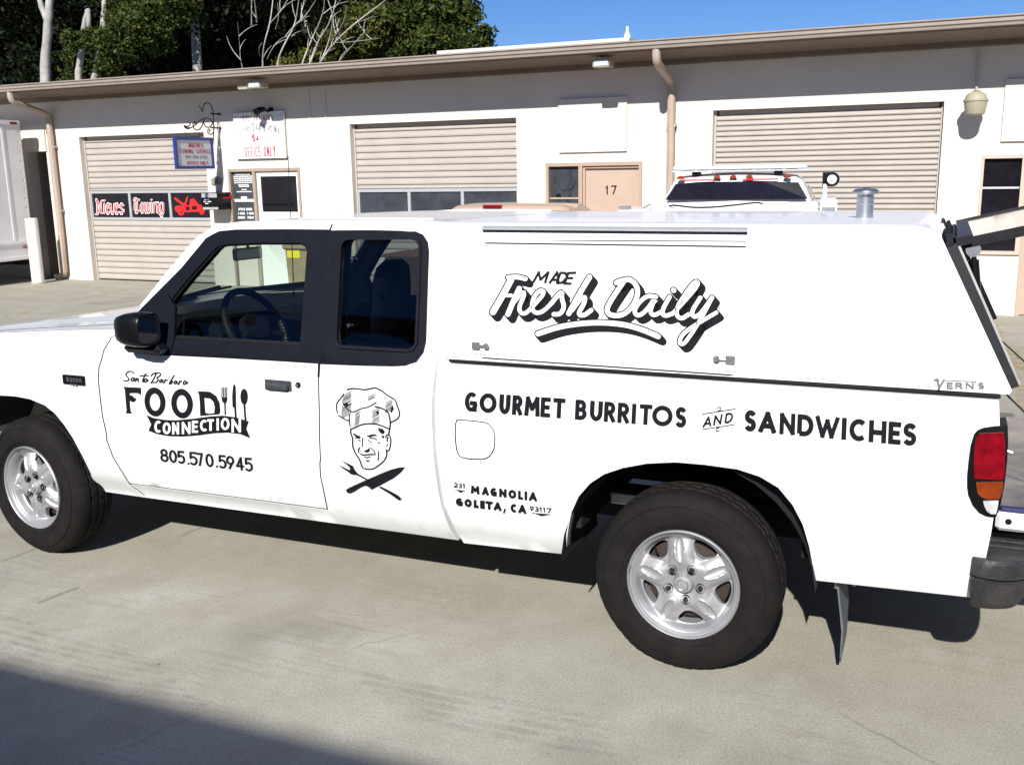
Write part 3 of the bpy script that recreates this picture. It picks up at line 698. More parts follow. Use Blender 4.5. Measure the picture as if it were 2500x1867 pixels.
q = MB(); q.box((t0, -.22, 0), (t1, -1.3, .003), bb); q.box((t0-.1, -.222, 0), (t0, -1.3, 2.6), bb); q.box((t1, -.222, 0), (t1+.1, -1.3, 2.6), bb); q.box((t0-.1, -1.302, 0), (t1+.1, -1.4, 2.6), bb); q.box((t0, -.222, 2.3), (t1, -1.3, 2.4), bb); al = q.build('alcove', taupe, bl)
add_part('alcove_door', al, darkin, (t0+.06, -1.25, .01), (t1-.12, -1.298, 1.95))
add_part('blank_board', bl, stucco, (-1.69, .03, 2.01), (-.72, .002, 2.71), .004)
add_part('blank_board', bl, stucco, (3.775, .03, 2.015), (4.75, .002, 2.70), .004)
add_part('header_board', bl, stucco, (-11.9, .025, 2.25), (-11.695, .002, 2.62), .004); add_part('header_board', bl, stucco, (-11.69, .025, 2.25), (-11.36, .002, 2.62), .004)
for t in (-5.77, -5.475): add_part('wall_batten', bl, stucco, (t-.012, .012, 2.60), (t+.012, .001, 3.08))
add_part('wall_conduit', bl, mat('painted_conduit', (.5, .46, .42), .6), (3.462, .03, 2.62), (3.482, .008, 3.07))
def downspout(t, zb, kick, w_=.052):
    b = MB(); P = [B(t, .80, 3.20), B(t, .80, 3.10), B(t, .77, 3.05), B(t, .70, 3.02), B(t, .17, 2.89), B(t, .09, 2.85), B(t, .08, 2.78), B(t, .08, 2.5), B(t, .08, .16), B(t+kick*.3, .09, .08), B(t+kick, .12, .05)]
    P = smooth_open(P, 1); b.tube([tuple(p) for p in P], w_, 8); d = b.build('downspout', mat('downspout_tan_paint', (.42, .335, .27), .5, noise=.12, nscale=5), bl, smooth=True)
    for z in (2.3, 1.2): add_part('pipe_strap', d, slatm, (t-w_-.012, .10, z), (t+w_+.012, .004, z+.035))
downspout(-11.155, .05, -.2); downspout(BT(1638, 300, .08)[0], .05, .15); downspout(9.95, .05, .15)
# rooftop box
q = MB(); q.bbox((-4.57, -2.0, 3.3), (-1.36, -4.2, 3.655), .01, bb); hb = q.build('roof_parapet_box', stucco, bl)
add_part('parapet_cap', hb, stucco, (-4.60, -1.97, 3.657), (-1.33, -4.23, 3.705))
q = MB(); p0 = B(-1.40, -2.1, 3.706); q.lathe([(.055, 0), (.045, .05), (.022, .10), (.018, .17), (0, .17)], p0, 'z', 12); q.build('roof_vent_pipe', whitep, hb)

# ---- things fixed to the building -----------------------------------------
lb = 'hanging bell-shaped beige wall lamp above the window right of the ribbed door'
t0 = BT(2382, 250, .25)[0]; o = empty('wall_lamp', B(t0, 0, 2.3), BROT, lb, 'wall lamp')
q = MB(); c = B(t0, .30, 0)
q.lathe([(.100, 2.32), (.105, 2.33), (.125, 2.455), (.135, 2.46), (.135, 2.475), (.122, 2.48), (.105, 2.53), (.07, 2.555), (.0, 2.56)], c, 'z', 28); q.build('lamp_shade', lampm, o, smooth=True)
q = MB(); q.lathe([(.0, 2.322), (.098, 2.322), (.09, 2.31), (.0, 2.305)], c, 'z', 20); q.build('lamp_lens', lampm, o, smooth=True)
q = MB(); q.bbox((t0-.05, .31, 2.50), (t0+.05, .19, 2.575), .01, bb); q.tube([B(t0, .25, 2.575), B(t0, .25, 2.61), B(t0-.005, .03, 2.62)], .014, 8); q.build('lamp_bracket', lampm, o)
for i, (u, v, two) in enumerate(((631, 203, 1), (1474, 155, 0))):
    t, z = BT(u, v, .6); o = empty('flood_light', B(t, .6, 3.05), BROT, ('twin beige flood light under the eave above the white wall sign' if two else 'single beige flood light under the eave above the blank board'), 'flood light')
    q = MB(); q.bbox((t-.11, .70, 3.035), (t+.11, .52, 3.135), .012, bb); q.build('lamp_body', lampm, o)
    add_part('lamp_lens', o, signface, (t-.09, .715, 3.05), (t+.09, .702, 3.12))
    if two: q = MB(); q.bbox((t-.33, .66, 3.03), (t-.15, .54, 3.085), .012, bb); q.build('lamp_body', lampm, o); add_part('sensor_arm', o, lampm, (t-.149, .62, 3.07), (t-.112, .58, 3.10))
# white wall sign with its spot lamp
st0, sz1 = BT(569, 277, .05); st1, sz0 = BT(699, 386, .05)
o = empty('wall_sign', B((st0+st1)/2, .03, 2.03), BROT, 'white wall sign reading OFFICE ONLY in red above the office door', 'sign')
add_part('sign_board', o, signw, (st0, .055, 2.035), (st1, .03, 2.735), .004)
A_ = Art(lambda x, y, k: B(x, .058+.0002*k, -y))
text(A_, 'OFFICE ONLY', st0+.175, st0+.775, -2.215, -2.06, .0135, .42); A_.line([(st0+.34, -2.375), (st0+.38, -2.40), (st0+.34, -2.325)], .012, it=0)
text(A_, '24', st0+.36, st0+.47, -2.37, -2.30, .014, .3); A_.build('sign_lettering', redp, o)
A_ = Art(lambda x, y, k: B(x, .058+.0002*k, -y)); text(A_, '(805) 284-6356', st0+.15, st1-.20, -2.69, -2.61, .009, .35)
A_.build('sign_lettering', mat('dull_red_brown_paint', (.16, .03, .05), .6), o)
def gword(s, art, x0, x1, yb, hx, w_, curve=0.):
    wd = {'i': .4, 'w': 1.5, 'N': 1.4, 'T': 1.2, 'S': 1.2, ' ': .5, 'r': .7, 'c': .8}; tot = sum(wd.get(c, 1) for c in s)+.3*(len(s)-1); k = (x1-x0)/tot; x = x0
    for c in s:
        a_ = wd.get(c, 1)*k; tt = (x-x0)/(x1-x0)*2-1; dy = curve*tt*tt
        st = LG.get(c) or ([[(1, 1.2), (.5, 1.4), (.05, 1.1), (.95, .3), (.5, 0), (0, .2)]] if c == 'S' else ([[(0, 0), (0, 1)], [(0, .8), (.9, 1)]] if c == 'r' else [[(1, .85), (.5, 1), (.05, .8), (.05, .2), (.5, 0), (1, .15)]]))
        if c != ' ':
            for q_ in st: art.line([(x+a_*p, yb+dy-hx*r) for p, r in q_], w_, it=0)
        x += a_+.3*k
A_ = Art(lambda x, y, k: B(x, .0575+.0002*k, -y)); gword('Nieves Towing Service', A_, st0+.10, st1-.08, -2.47, .085, .0085, .08)
for cx, sg in ((st0+.07, 1), (st1-.07, -1)):
    for cz, s2_ in ((2.68, 1), (2.09, -1)): A_.line([(cx-.05*sg, -cz-.03*s2_), (cx-.03*sg, -cz+.02*s2_), (cx, -cz), (cx+.02*sg, -cz+.03*s2_), (cx+.05*sg, -cz+.01*s2_)], .006, it=2)
A_.build('sign_lettering', mat('faded_grey_lettering', (.30, .30, .32), .6), o)
t, z = BT(636, 270, .2); o = empty('sign_spot_lamp', B(t, .0, z), BROT, 'small black spot lamp over the top edge of the white wall sign', 'spot lamp')
q = MB(); q.tube([B(t-.06, .30, z-.06), B(t-.01, .22, z), B(t+.03, .14, z+.03)], [.062, .05, .03], 12); q.build('lamp_head', blackpaint, o, smooth=True); q = MB(); q.tube([B(t+.02, .15, z+.02), B(t+.05, .08, z-.01), B(t+.05, .005, z)], .018, 8); q.bbox((t+.01, .02, z-.05), (t+.09, .001, z+.05), .004, bb); q.build('lamp_arm', blackpaint, o)
# blade sign, hanging from a scrolled iron bracket that stands out from the wall
TB = -7.50
def BB(off, z, k=0., t=TB): return B(t+k, off, z)
cB = crop(400, 230, .19978)
def rp(x, y): return rayplane_t(*cB(x, y), TB)
o = empty('iron_bracket', B(TB, 0, 2.0), BROT, 'black wrought iron scroll bracket carrying the blue framed sign', 'bracket')
q = MB()
def scroll(P, r=.009, it=2): q.tube([BB(*rp(*p)) for p in smooth_open(P, it)], r, 6)
scroll([(600, 620), (605, 560), (610, 470), (607, 340), (603, 250), (600, 200), (575, 130), (525, 98), (490, 130), (475, 180), (475, 215)])
scroll([(425, 140), (450, 170), (475, 215)]); scroll([(245, 385), (300, 425), (360, 400), (420, 350), (460, 305), (530, 290), (570, 310), (600, 345)])
scroll([(245, 385), (262, 420), (310, 428), (318, 410), (300, 412)]); scroll([(250, 385), (285, 400), (320, 385), (322, 355), (305, 350)]); scroll([(360, 345), (355, 400), (385, 440), (430, 440), (465, 400), (480, 345), (495, 300)])
scroll([(375, 365), (370, 345), (390, 335), (400, 355), (385, 368)]); scroll([(485, 340), (500, 390), (540, 415), (575, 395), (598, 345)]); scroll([(598, 345), (615, 400), (610, 470), (575, 500), (540, 480), (535, 440), (550, 425), (568, 445), (555, 460)])
q.build('scroll_work', ironm, o, smooth=True)
q = MB()
for y in (242, 412): p = rp(605, y); q.tube([BB(p[0]+.06, p[1]), BB(.0, p[1])], .012, 6); q.lathe([(.0, 0), (.022, .01), (.022, .03), (0, .04)], BB(.03, p[1]), 'y', 10)
q.build('wall_fixing', ironm, o)
(oL, zLt), (oL2, zLb), (oR, zRt), (oR2, zRb) = rp(120, 512), rp(140, 915), rp(592, 540), rp(603, 915)
oL = (oL+oL2)/2; oR = (oR+oR2)/2; zt = (zLt+zRt)/2; zb = (zLb+zRb)/2
o = empty('blade_sign', B(TB, (oL+oR)/2, zb), BROT, 'blue framed hanging sign with red lettering on the iron bracket', 'hanging sign')
q = MB(); fw_ = .045
def bxs(o0, z0_, o1, z1_, k0, k1): q.box((k0, o0, z0_), (k1, o1, z1_), lambda k, of, z: B(TB+k, of, z))
bxs(oL, zb, oL-fw_, zt, -.02, .025); bxs(oR, zb, oR+fw_, zt, -.02, .025); bxs(oL-fw_-.001, zt, oR+fw_+.001, zt-fw_, -.02, .025); bxs(oL-fw_-.001, zb, oR+fw_+.001, zb+fw_, -.02, .025)
q.build('sign_frame', bluep, o)
q = MB(); bxs(oL-fw_-.002, zb+fw_+.001, oR+fw_+.002, zt-fw_-.001, -.012, .012); q.build('sign_face', signface, o)
q = MB()
for f_ in (.32, .68): oo = oL+(oR-oL)*f_; q.tube([BB(oo, zt), BB(oo, zt+.07)], .006, 6)
q.build('hanger_ring', ironm, o)
wS = oL-oR; 
def bs(s, f0, f1, g0, g1, m_, w_):
    A_ = Art(lambda x, y, k: B(TB+.0135+.0002*k, oL-x*wS, zb+(zt-zb)*(1-y))); 
    text(A_, s, f0, f1, g0, g1, w_, .28); A_.build('sign_lettering', m_, o)
bs('NIEVES', .36, .74, .20, .33, redp, .020); bs('TOWING SERVICE', .10, .93, .38, .51, redp, .014); bs('805-284-6356', .25, .82, .57, .67, greyp, .012); bs('OFFICE ONLY', .28, .84, .76, .86, redp, .014)
# address plaque
t, z = BT(528, 443, .02); o = empty('address_plaque', B(t, 0, z), BROT, 'small arched grey address plaque numbered 15 beside the office window', 'plaque')
pl_ = [(-.10, -.055), (.10, -.055), (.10, .04), (.06, .05), (.03, .075), (-.03, .075), (-.06, .05), (-.10, .04)]
q = MB(); q.prism(pl_, lambda a, b: B(t+a, .022, z+b), lambda a, b: B(t+a, .002, z+b)); q.build('plaque_rim', mat('brass_rim', (.35, .28, .16), .5, metal=.5), o)
q = MB(); q.prism(inset(pl_, .012), lambda a, b: B(t+a, .026, z+b), lambda a, b: B(t+a, .022, z+b)); q.build('plaque_face', mat('slate_grey_face', (.22, .23, .23), .6), o)
btext('15', t-.035, t+.035, z+.03, z-.03, .010, .0275, blackpaint, 'plaque_number', o)
# mailbox
ta, zt_ = BT(491, 471, .32); tb, zb_ = BT(535, 513, .32)
o = empty('mailbox', B((ta+tb)/2, 0, zb_), BROT, 'black wall mailbox with silver strips and red flag', 'mailbox')
q = MB(); q.bbox((ta, .32, zb_), (tb, .003, zt_), .012, bb); q.build('mailbox_body', blackpaint, o)
add_part('silver_strip', o, alum, (ta+.01, .328, zt_-.075), (tb-.02, .321, zt_-.01)); add_part('silver_strip', o, alum, (ta+.015, .328, zb_+.008), (tb-.01, .321, zb_+.045))
A_ = Art(lambda x, y, k: B(x, .3225+.0002*k, y))
for zc, x0, x1 in ((.155, .06, .14), (.125, .04, .19), (.095, .07, .13)): A_.poly([(ta+x0, zb_+zc), (ta+x1, zb_+zc), (ta+x1, zb_+zc+.014), (ta+x0, zb_+zc+.014)])
A_.build('mailbox_lettering', signw, o)
q = MB(); q.box((tb+.003, .20, zt_-.10), (tb+.012, .05, zt_-.075), bb); q.box((tb+.003, .05, zt_-.10), (tb+.012, .02, zt_-.04), bb); q.build('mail_flag', redbr, o)

# ---- bollard, tan bin, box truck ---------------------------------------------
x, y = gp(94, 692); o = empty('bollard', (x, y, 0), 0, 'white round steel bollard beside the box truck', 'bollard')
q = MB(); q.lathe([(.10, 0), (.10, 1.10), (.095, 1.12), (.0, 1.125)], (x, y, 0), 'z', 24); q.build('post', whitep, o, smooth=True)
q = MB(); q.lathe([(.135, .0), (.135, .02), (.101, .025)], (x, y, 0), 'z', 24); q.build('base_collar', concrete, o)
P = px(718, 710, 8.9); o = empty('wheelie_bin', (P[0]+.3, 9.0, 0), 0, 'tan bin with a yellow sticker near the office door', 'bin')
x0 = float(P[0]); q = MB(); q.prism([(x0+.03, .06), (x0+.55, .06), (x0+.60, .72), (x0, .72)], lambda a, b: (a, 8.75, b), lambda a, b: (a, 9.3, b)); q.build('bin_body', binm, o)
q = MB(); q.bbox((x0-.03, 8.70, .722), (x0+.63, 9.33, .80), .02); q.build('bin_lid', binm, o)
q = MB(); q.box((x0+.03, 8.742, .60), (x0+.25, 8.748, .715)); q.build('bin_sticker', yellowp, o)
q = MB()
for xx in (x0+.06, x0+.5): q.lathe([(.0, 0), (.09, 0), (.09, .05), (0, .05)], (xx, 9.28, .09), 'y', 16)
q.build('bin_wheel', rubber, o)

o = empty('box_truck', (-11.4, 6.9, 0), 0, 'white and grey box truck parked at the far left edge', 'box truck')
bx0, bx1, by0, by1, bz0, bz1 = -12.95, -10.80, 3.0, 9.60, .40, 2.76
q = MB(); q.bbox((bx0, by0, bz0), (bx1, by1, bz1), .03); bxo = q.build('cargo_box', boxw, o)
q = MB()
for y in np.arange(by0+.1, by1-.05, .61): q.box((bx1+.001, y-.02, bz0+.35), (bx1+.010, y+.02, bz1-.08))
q.box((bx1+.001, by0+.04, bz0+.01), (bx1+.02, by1-.04, bz0+.06)); q.box((bx1+.001, by0+.04, bz0+.28), (bx1+.02, by1-.04, bz0+.33)); q.box((bx1+.001, by0+.04, bz1-.07), (bx1+.02, by1-.04, bz1-.005)); q.build('side_rail', boxw, bxo)
q = MB()
for z in np.arange(bz0+.4, bz1-.15, .16): q.lathe([(.0, 0), (.012, .004), (.016, .012)], (bx1+.016, by1-.10, z), 'x', 8)
q.build('rivet_row', steel, bxo)
for z in (bz0+.22, bz1-.05): q = MB(); q.bbox((bx1+.021, by1-.24, z-.02), (bx1+.034, by1-.10, z+.02), .003); q.build('marker_light', redl, bxo)
q = MB(); q.bbox((bx0+.05, 1.2, .55), (bx1-.05, 2.9, 1.45), .06); q.prism([(1.45, 1.45), (2.9, 1.45), (2.9, 2.1), (1.9, 2.1)], lambda a, b: (bx0+.15, a, b), lambda a, b: (bx1-.15, a, b)); q.build('cab', boxw, o)
q = MB(); q.box((bx0+.3, 1.8, .32), (bx0+.5, 9.5, .395)); q.box((bx1-.5, 1.8, .32), (bx1-.3, 9.5, .395)); q.box((bx0+.1, 9.45, .3), (bx1-.1, 9.58, .39)); q.build('chassis', under, o)
for y in (1.9, 7.4):
    for x in (bx0+.12, bx1-.37):
        q = MB(); q.lathe([(.0, 0), (.22, 0), (.36, .03), (.38, .08), (.38, .2), (.36, .25), (0, .25)], (x, y, .38), 'x', 28); q.build('wheel', tyre_m, o, smooth=True)

# ---- gold pickup -----------------------------------------------------------------
gx0, gx1, gy = -1.31, .33, 5.4
o = empty('gold_pickup', ((gx0+gx1)/2, gy, 0), 0, 'gold beige pickup parked nose-in behind the white truck, red brake light on its cab', 'pickup truck')
def gold():
    q = MB(); q.prism([(gy, .42), (gy+3.95, .42), (gy+4.0, .75), (gy+3.9, .92), (gy+2.9, .98), (gy, .98)], lambda a, b: (gx0, a, b), lambda a, b: (gx0+.06, a, b)); q.prism([(gy, .42), (gy+3.95, .42), (gy+4.0, .75), (gy+3.9, .92), (gy+2.9, .98), (gy, .98)], lambda a, b: (gx1-.06, a, b), lambda a, b: (gx1, a, b))
    q.box((gx0+.061, gy+.1, .5), (gx1-.061, gy+1.7, .55)); q.box((gx0+.061, gy+2.9, .5), (gx1-.061, gy+3.9, .96)); q.box((gx0+.061, gy+1.55, .55), (gx1-.061, gy+1.62, 1.0)); bd = q.build('body', goldp, o)
    # cab: tapered, rounded roof
    q = MB(); n = 10; rings = []
    for (y0, y1, z, w_) in ((gy+1.65, gy+2.95, .98, .80), (gy+1.70, gy+2.75, 1.20, .75), (gy+1.76, gy+2.45, 1.365, .72), (gy+1.80, gy+2.38, 1.398, .67), (gy+1.90, gy+2.28, 1.415, .55)):
        cx = (gx0+gx1)/2-.13; rings.append([(cx+a, b, z+dz) for a, b, dz in [(-w_, y0+.06, 0), (-w_*.92, y0, 0), (0, y0-.03, .006), (w_*.92, y0, 0), (w_, y0+.06, 0), (w_, y1-.05, 0), (w_*.9, y1, 0), (0, y1+.04, .006), (-w_*.9, y1, 0), (-w_, y1-.05, 0)]])
    v = [p for r in rings for p in r]; f = [(i*n+k, i*n+(k+1) % n, (i+1)*n+(k+1) % n, (i+1)*n+k) for i in range(4) for k in range(n)]+[tuple(4*n+k for k in range(n))]
    q.add(v, f); q.build('cab', goldp, o, smooth=True)
    cx = (gx0+gx1)/2-.13
    q = MB(); q.add([(cx-.60, gy+1.685, 1.02), (cx+.60, gy+1.685, 1.02), (cx+.54, gy+1.735, 1.30), (cx-.54, gy+1.735, 1.30)], [(0, 1, 2, 3)]); q.build('rear_window', darkglass, o)
    bx_, bz_ = px(1201, 501, gy+1.72)[0], 1.388
    q = MB(); q.bbox((bx_-.115, gy+1.715, bz_-.022), (bx_+.115, gy+1.79, bz_+.020), .006); q.build('brake_light', redl, o)
    q = MB(); q.bbox((gx0+.14, gy-.03, .53), (gx1-.14, gy+.03, .97), .015); tg = q.build('tailgate', brownp, o)
    q = MB(); q.box((gx0+.135, gy-.036, .56), (gx0+.15, gy-.031, .96)); q.build('chrome_strip', chrome, tg)
    for xs in (gx0, gx1-.13):
        q = MB(); q.bbox((xs, gy-.035, .80), (xs+.13, gy+.02, .96), .01); q.build('reversing_light', clearl, o); q = MB(); q.bbox((xs, gy-.036, .66), (xs+.13, gy+.02, .799), .01); q.build('tail_light', amberl, o)
    q = MB(); q.bbox((gx0-.02, gy-.18, .36), (gx1+.02, gy-.04, .52), .02); q.build('bumper', chrome, o)
    for y in (gy+.85, gy+3.3):
        for x in (gx0+.0, gx1-.2):
            q = MB(); q.lathe([(.0, 0), (.18, 0), (.29, .02), (.31, .06), (.31, .14), (.29, .19), (0, .2)], (x, y, .31), 'x', 28); q.build('wheel', tyre_m, o, smooth=True)
gold()

# ---- tow truck ---------------------------------------------------------------------
def towtruck():
    C0 = px(1795, 500, 6.3); X0, Y0 = float(C0[0]), 6.3; RZ = R_(7); c, s = math.cos(RZ), math.sin(RZ)
    T = lambda a, b, z: (X0+a*c-b*s, Y0+a*s+b*c, z)
    o = empty('tow_truck', (X0, Y0, 0), RZ, 'white tow truck with light bar and amber roof lamps in front of the ribbed door', 'tow truck')
    def bx_(name, m, a, b, r=.01, parent=o, **k): q = MB(); q.bbox(a, b, r, T); return q.build(name, m, parent, **k)
    # cab: roof, pillars, window band
    q = MB(); hw = .69
    lv = [(.50, hw+.06, -.03, 1.9), (1.35, hw+.05, -.03, 1.5), (1.475, hw, 0, 1.25), (1.655, hw-.09, .07, 1.0), (1.70, hw-.14, .12, .94), (1.72, hw-.30, .2, .85)]; n = 12
    v = []
    for z, w_, y0, y1 in lv:
        v += [T(a, b, z+dz) for a, b, dz in [(-w_, y0+.10, 0), (-w_*.96, y0+.03, 0), (-w_*.6, y0, .006), (0, y0-.02, .012), (w_*.6, y0, .006), (w_*.96, y0+.03, 0), (w_, y0+.10, 0), (w_, y1-.1, 0), (w_*.9, y1, 0), (0, y1+.05, 0), (-w_*.9, y1, 0), (-w_, y1-.1, 0)]]
    q.add(v, [(i*n+k, i*n+(k+1) % n, (i+1)*n+(k+1) % n, (i+1)*n+k) for i in range(len(lv)-1) for k in range(n)]+[tuple((len(lv)-1)*n+k for k in range(n))]); q.build('cab', mat('tow_truck_white', (.80, .81, .82), .35, coat=.5, noise=.02), o, smooth=True)
    tw = MATS['tow_truck_white']
    q = MB(); k1 = [(-.655, -.016, 1.485), (-.3, -.035, 1.487), (.3, -.035, 1.487), (.655, -.016, 1.485)]; k2 = [(.565, .035, 1.635), (.25, .018, 1.650), (-.25, .018, 1.650), (-.565, .035, 1.635)]
    q.add([T(a, b-.012, z) for a, b, z in k1+k2], [(0, 1, 2, 3, 4, 5, 6, 7)]); q.build('rear_window', blackpane, o)
    q = MB(); q.add([T(*p) for p in [(.775, .25, 1.38), (.77, .75, 1.38), (.66, .70, 1.60), (.64, .27, 1.60)]], [(0, 1, 2, 3)]); q.build('side_window', blackpane, o)
    for a0, a1 in ((-.50, -.20), (.06, .38)): bx_('red_reflector', redbr, (a0, -.012, 1.660), (a1, .03, 1.674), .002)
    for a in (-.52, -.18, -.03, .12, .46):
        q = MB(); p = T(a, .03, 1.692); q.add([(p[0]-.034, p[1]-.01, p[2]-.014), (p[0]+.034, p[1]-.01, p[2]-.014), (p[0]+.030, p[1]+.0, p[2]+.008), (p[0]+.012, p[1]+.03, p[2]+.017), (p[0]-.012, p[1]+.03, p[2]+.017), (p[0]-.030, p[1]+.0, p[2]+.008), (p[0]-.034, p[1]+.06, p[2]-.014), (p[0]+.034, p[1]+.06, p[2]-.014)], [(0, 1, 2, 3, 4, 5), (1, 7, 2), (2, 7, 3), (0, 5, 6), (5, 4, 6), (3, 7, 6, 4)]); q.build('roof_marker_lamp', amberl, o, smooth=True)
    lbm = bx_('light_bar', clearl, (-.60, .05, 1.755), (.64, .24, 1.798), .012)
    bx_('light_bar_base', signface, (-.605, .045, 1.742), (.645, .245, 1.754), .003, lbm)
    for i in range(8): bx_('lamp_module', clearl if i % 3 == 1 else signface, (-.50+.135*i, .036, 1.762), (-.39+.135*i, .049, 1.790), .003, lbm)
    for a in (-.38, .38): bx_('light_bar_foot', blackpaint, (a-.04, .08, 1.715), (a+.04, .2, 1.741), .004, lbm)
    # headboard and wrecker body
    hd = bx_('headboard', tw, (-.70, -.62, .6), (.74, -.56, 1.478), .01)
    A_ = Art(lambda x, y, k: (lambda P: (float(P[0]), float(P[1]), float(P[2])))(hitplane(x, y, T, -.623-.0003*k)), crop(1580, 380, .23508))
    A_.line([(230, 523), (270, 515), (330, 520), (430, 535), (560, 540), (700, 535), (900, 515), (1100, 490), (1160, 487), (1195, 500)], 17, it=2); A_.line([(230, 523), (245, 540), (300, 548)], 6, it=1)
    A_.build('swoosh_lettering', vinyl, hd)
    sb = bx_('side_box', tw, (-1.02, -.60, .5), (-.71, .1, 1.42), .02); bx_('side_box', tw, (.76, -.62, .5), (.90, .35, 1.50), .01)
    A_ = Art(lambda x, y, k: (lambda P: (float(P[0]), float(P[1]), float(P[2])))(hitplane(x, y, T, -.603-.0003*k)), crop(1580, 380, .23508))
    A_.line([(-40, 545), (20, 510), (90, 495), (125, 510), (110, 535)], 9, it=2).line([(30, 548), (60, 540), (100, 520)], 6); A_.build('swoosh_lettering', vinyl, sb)
    for i in range(7): bx_('louvre', galv, (.775, -.64, 1.05+.058*i), (.885, -.621, 1.085+.058*i), .003)
    q = MB(); q.tube([T(.80, -.1, 1.50), T(.80, -.1, 1.62)], .02, 8); q.build('lamp_mount', tw, o); p = T(.86, -.10, 1.66)
    q = MB(); q.lathe([(.0, .05), (.056, .04), (.064, 0), (.064, -.03), (.044, -.03), (.042, -.02)], p, 'y', 24); q.box((p[0]-.085, p[1]-.01, p[2]-.062), (p[0]-.02, p[1]+.04, p[2]+.062)); wl = q.build('work_lamp', blackpaint, o, smooth=True)
    q = MB(); q.lathe([(.0, -.034), (.042, -.026)], p, 'y', 20); q.box((p[0]-.012, p[1]-.04, p[2]-.006), (p[0]+.012, p[1]-.034, p[2]+.006)); q.build('lamp_lens', signface, wl)
    bx_('wrecker_bed', tw, (-.86, -2.4, .62), (.86, -.63, .95), .02); bx_('boom', steel, (-.09, -2.2, .96), (.09, -.7, 1.12), .01); bx_('hood', tw, (-.70, 1.55, .5), (.70, 2.7, 1.05), .06); bx_('chassis', under, (-.45, -2.4, .4), (.45, 2.7, .6), .01)
    bx_('chrome_latch', steel, (-1.0, -.6, 1.425), (-.9, -.5, 1.45), .005)
    for b in (-1.5, 2.05):
        for a in (-.86, .62): q = MB(); q.lathe([(.0, 0), (.22, 0), (.34, .03), (.36, .08), (.36, .16), (.34, .22), (0, .23)], T(a, b, .36), 'x', 28); q.build('wheel', tyre_m, o, smooth=True)
def hitplane(u, v, T, b):
    p0 = np.array(T(0, b, 0)); p1 = np.array(T(1, b, 0)); d = p1-p0; n = np.array([-d[1], d[0], 0]); D = CF+CR*(u-IW/2)/F_PX-CU*(v-IH/2)/F_PX
    return CAM+D*(((p0-CAM)@n)/(D@n))
towtruck()

# ---- the building behind the photographer whose shade falls across the concrete ------
SLOPE = SUN.z/abs(SUN.y); yb = -8.3; hz = (-.86-yb)*SLOPE
o = empty('stucco_building', (0, yb, 0), 0, 'long plain stucco building opposite, behind the viewer, that casts the corner shade', 'building')
q = MB(); q.box((-60, yb-9, 0), (60, yb-.35, hz-.15)); q.build('wall', stucco, o); q = MB(); q.box((-60.3, yb-9.3, hz-.149), (60.3, yb, hz)); q.build('roof', taupe_dk, o)
for i in range(-6, 7):
    if i == 0: continue
    q = MB(); q.box((i*5-1.4, yb-.349, .01), (i*5+1.4, yb-.32, 2.5)); q.build('garage_door', slatm, o)

# ================================================================= TREES
def leaves(name, clumps, n, size, material, parent, seed, label=None):
    """many small leaf quads filling ellipsoid clumps, denser near their shells"""
    g = np.random.default_rng(seed); cl = np.array([c[:6] for c in clumps], float); wt = cl[:, 3]*cl[:, 4]*cl[:, 5]; wt = wt**.8; wt /= wt.sum()
    idx = g.choice(len(cl), n, p=wt); d = g.normal(size=(n, 3)); d /= np.linalg.norm(d, axis=1)[:, None]
    r = g.uniform(.35, 1., n)**.5; c = cl[idx]
    # twig sub-clusters make the outline ragged
    tw = g.normal(size=(len(cl), 60, 3)); tw /= np.linalg.norm(tw, axis=2)[:, :, None]; k = g.integers(0, 60, n); d = d*.38+tw[idx, k]*.75; 
    r = r*(1+g.normal(size=n)*.05)*(.8+.3*np.sin(idx*3.1+k*1.7))
    P = c[:, :3]+d*r[:, None]*c[:, 3:6]
    a = g.normal(size=(n, 3)); a /= np.linalg.norm(a, axis=1)[:, None]; b = g.normal(size=(n, 3)); b -= a*(a*b).sum(1)[:, None]; b /= np.linalg.norm(b, axis=1)[:, None]
    s = (size*g.uniform(.6, 1.35, n))[:, None]
    V = np.stack([P-a*s, P+b*s*.45, P+a*s, P-b*s*.45], 1).reshape(-1, 3)
    V = local(V, parent); me = bpy.data.meshes.new(name); me.vertices.add(len(V)); me.vertices.foreach_set('co', V.ravel()); me.loops.add(4*n); me.loops.foreach_set('vertex_index', np.arange(4*n, dtype=np.int32))
    me.polygons.add(n); me.polygons.foreach_set('loop_start', np.arange(0, 4*n, 4, dtype=np.int32)); me.polygons.foreach_set('loop_total', np.full(n, 4, dtype=np.int32)); me.update(); me.materials.append(material)
    o = bpy.data.objects.new(name, me); link(o, parent); return o
def q3(u, v, Y): P = px(u, v, Y); return (float(P[0]), float(P[1]), float(P[2]))
def clump(u, v, Y, r, ry=None, rz=None): p = q3(u, v, Y); return (*p, r, ry or r*.9, rz or r*.75)
def trunk(parent, P, r, m=bark, name='trunk'):
    q = MB(); P = smooth_open(P, 2); n = len(P); g = random.Random(len(P)*7+int(r*1000))
    q.tube([(p[0]+g.uniform(-.03, .03)*r*4, p[1], p[2]) for p in P], [r*(1-.55*i/n)*(1+g.uniform(-.08, .08)) for i in range(n)], 10); return q.build(name, m, parent, smooth=True)
def tree(label, base, trunks, clumps, n, size, lm, seed, cat='tree'):
    o = empty('broadleaf_tree', base, 0, label, cat, 'trees beyond the unit building')
    for P, r in trunks: trunk(o, P, r)
    if clumps: leaves('crown', clumps, n, size, lm, o, seed)
    return o
g_ = random.Random(11)
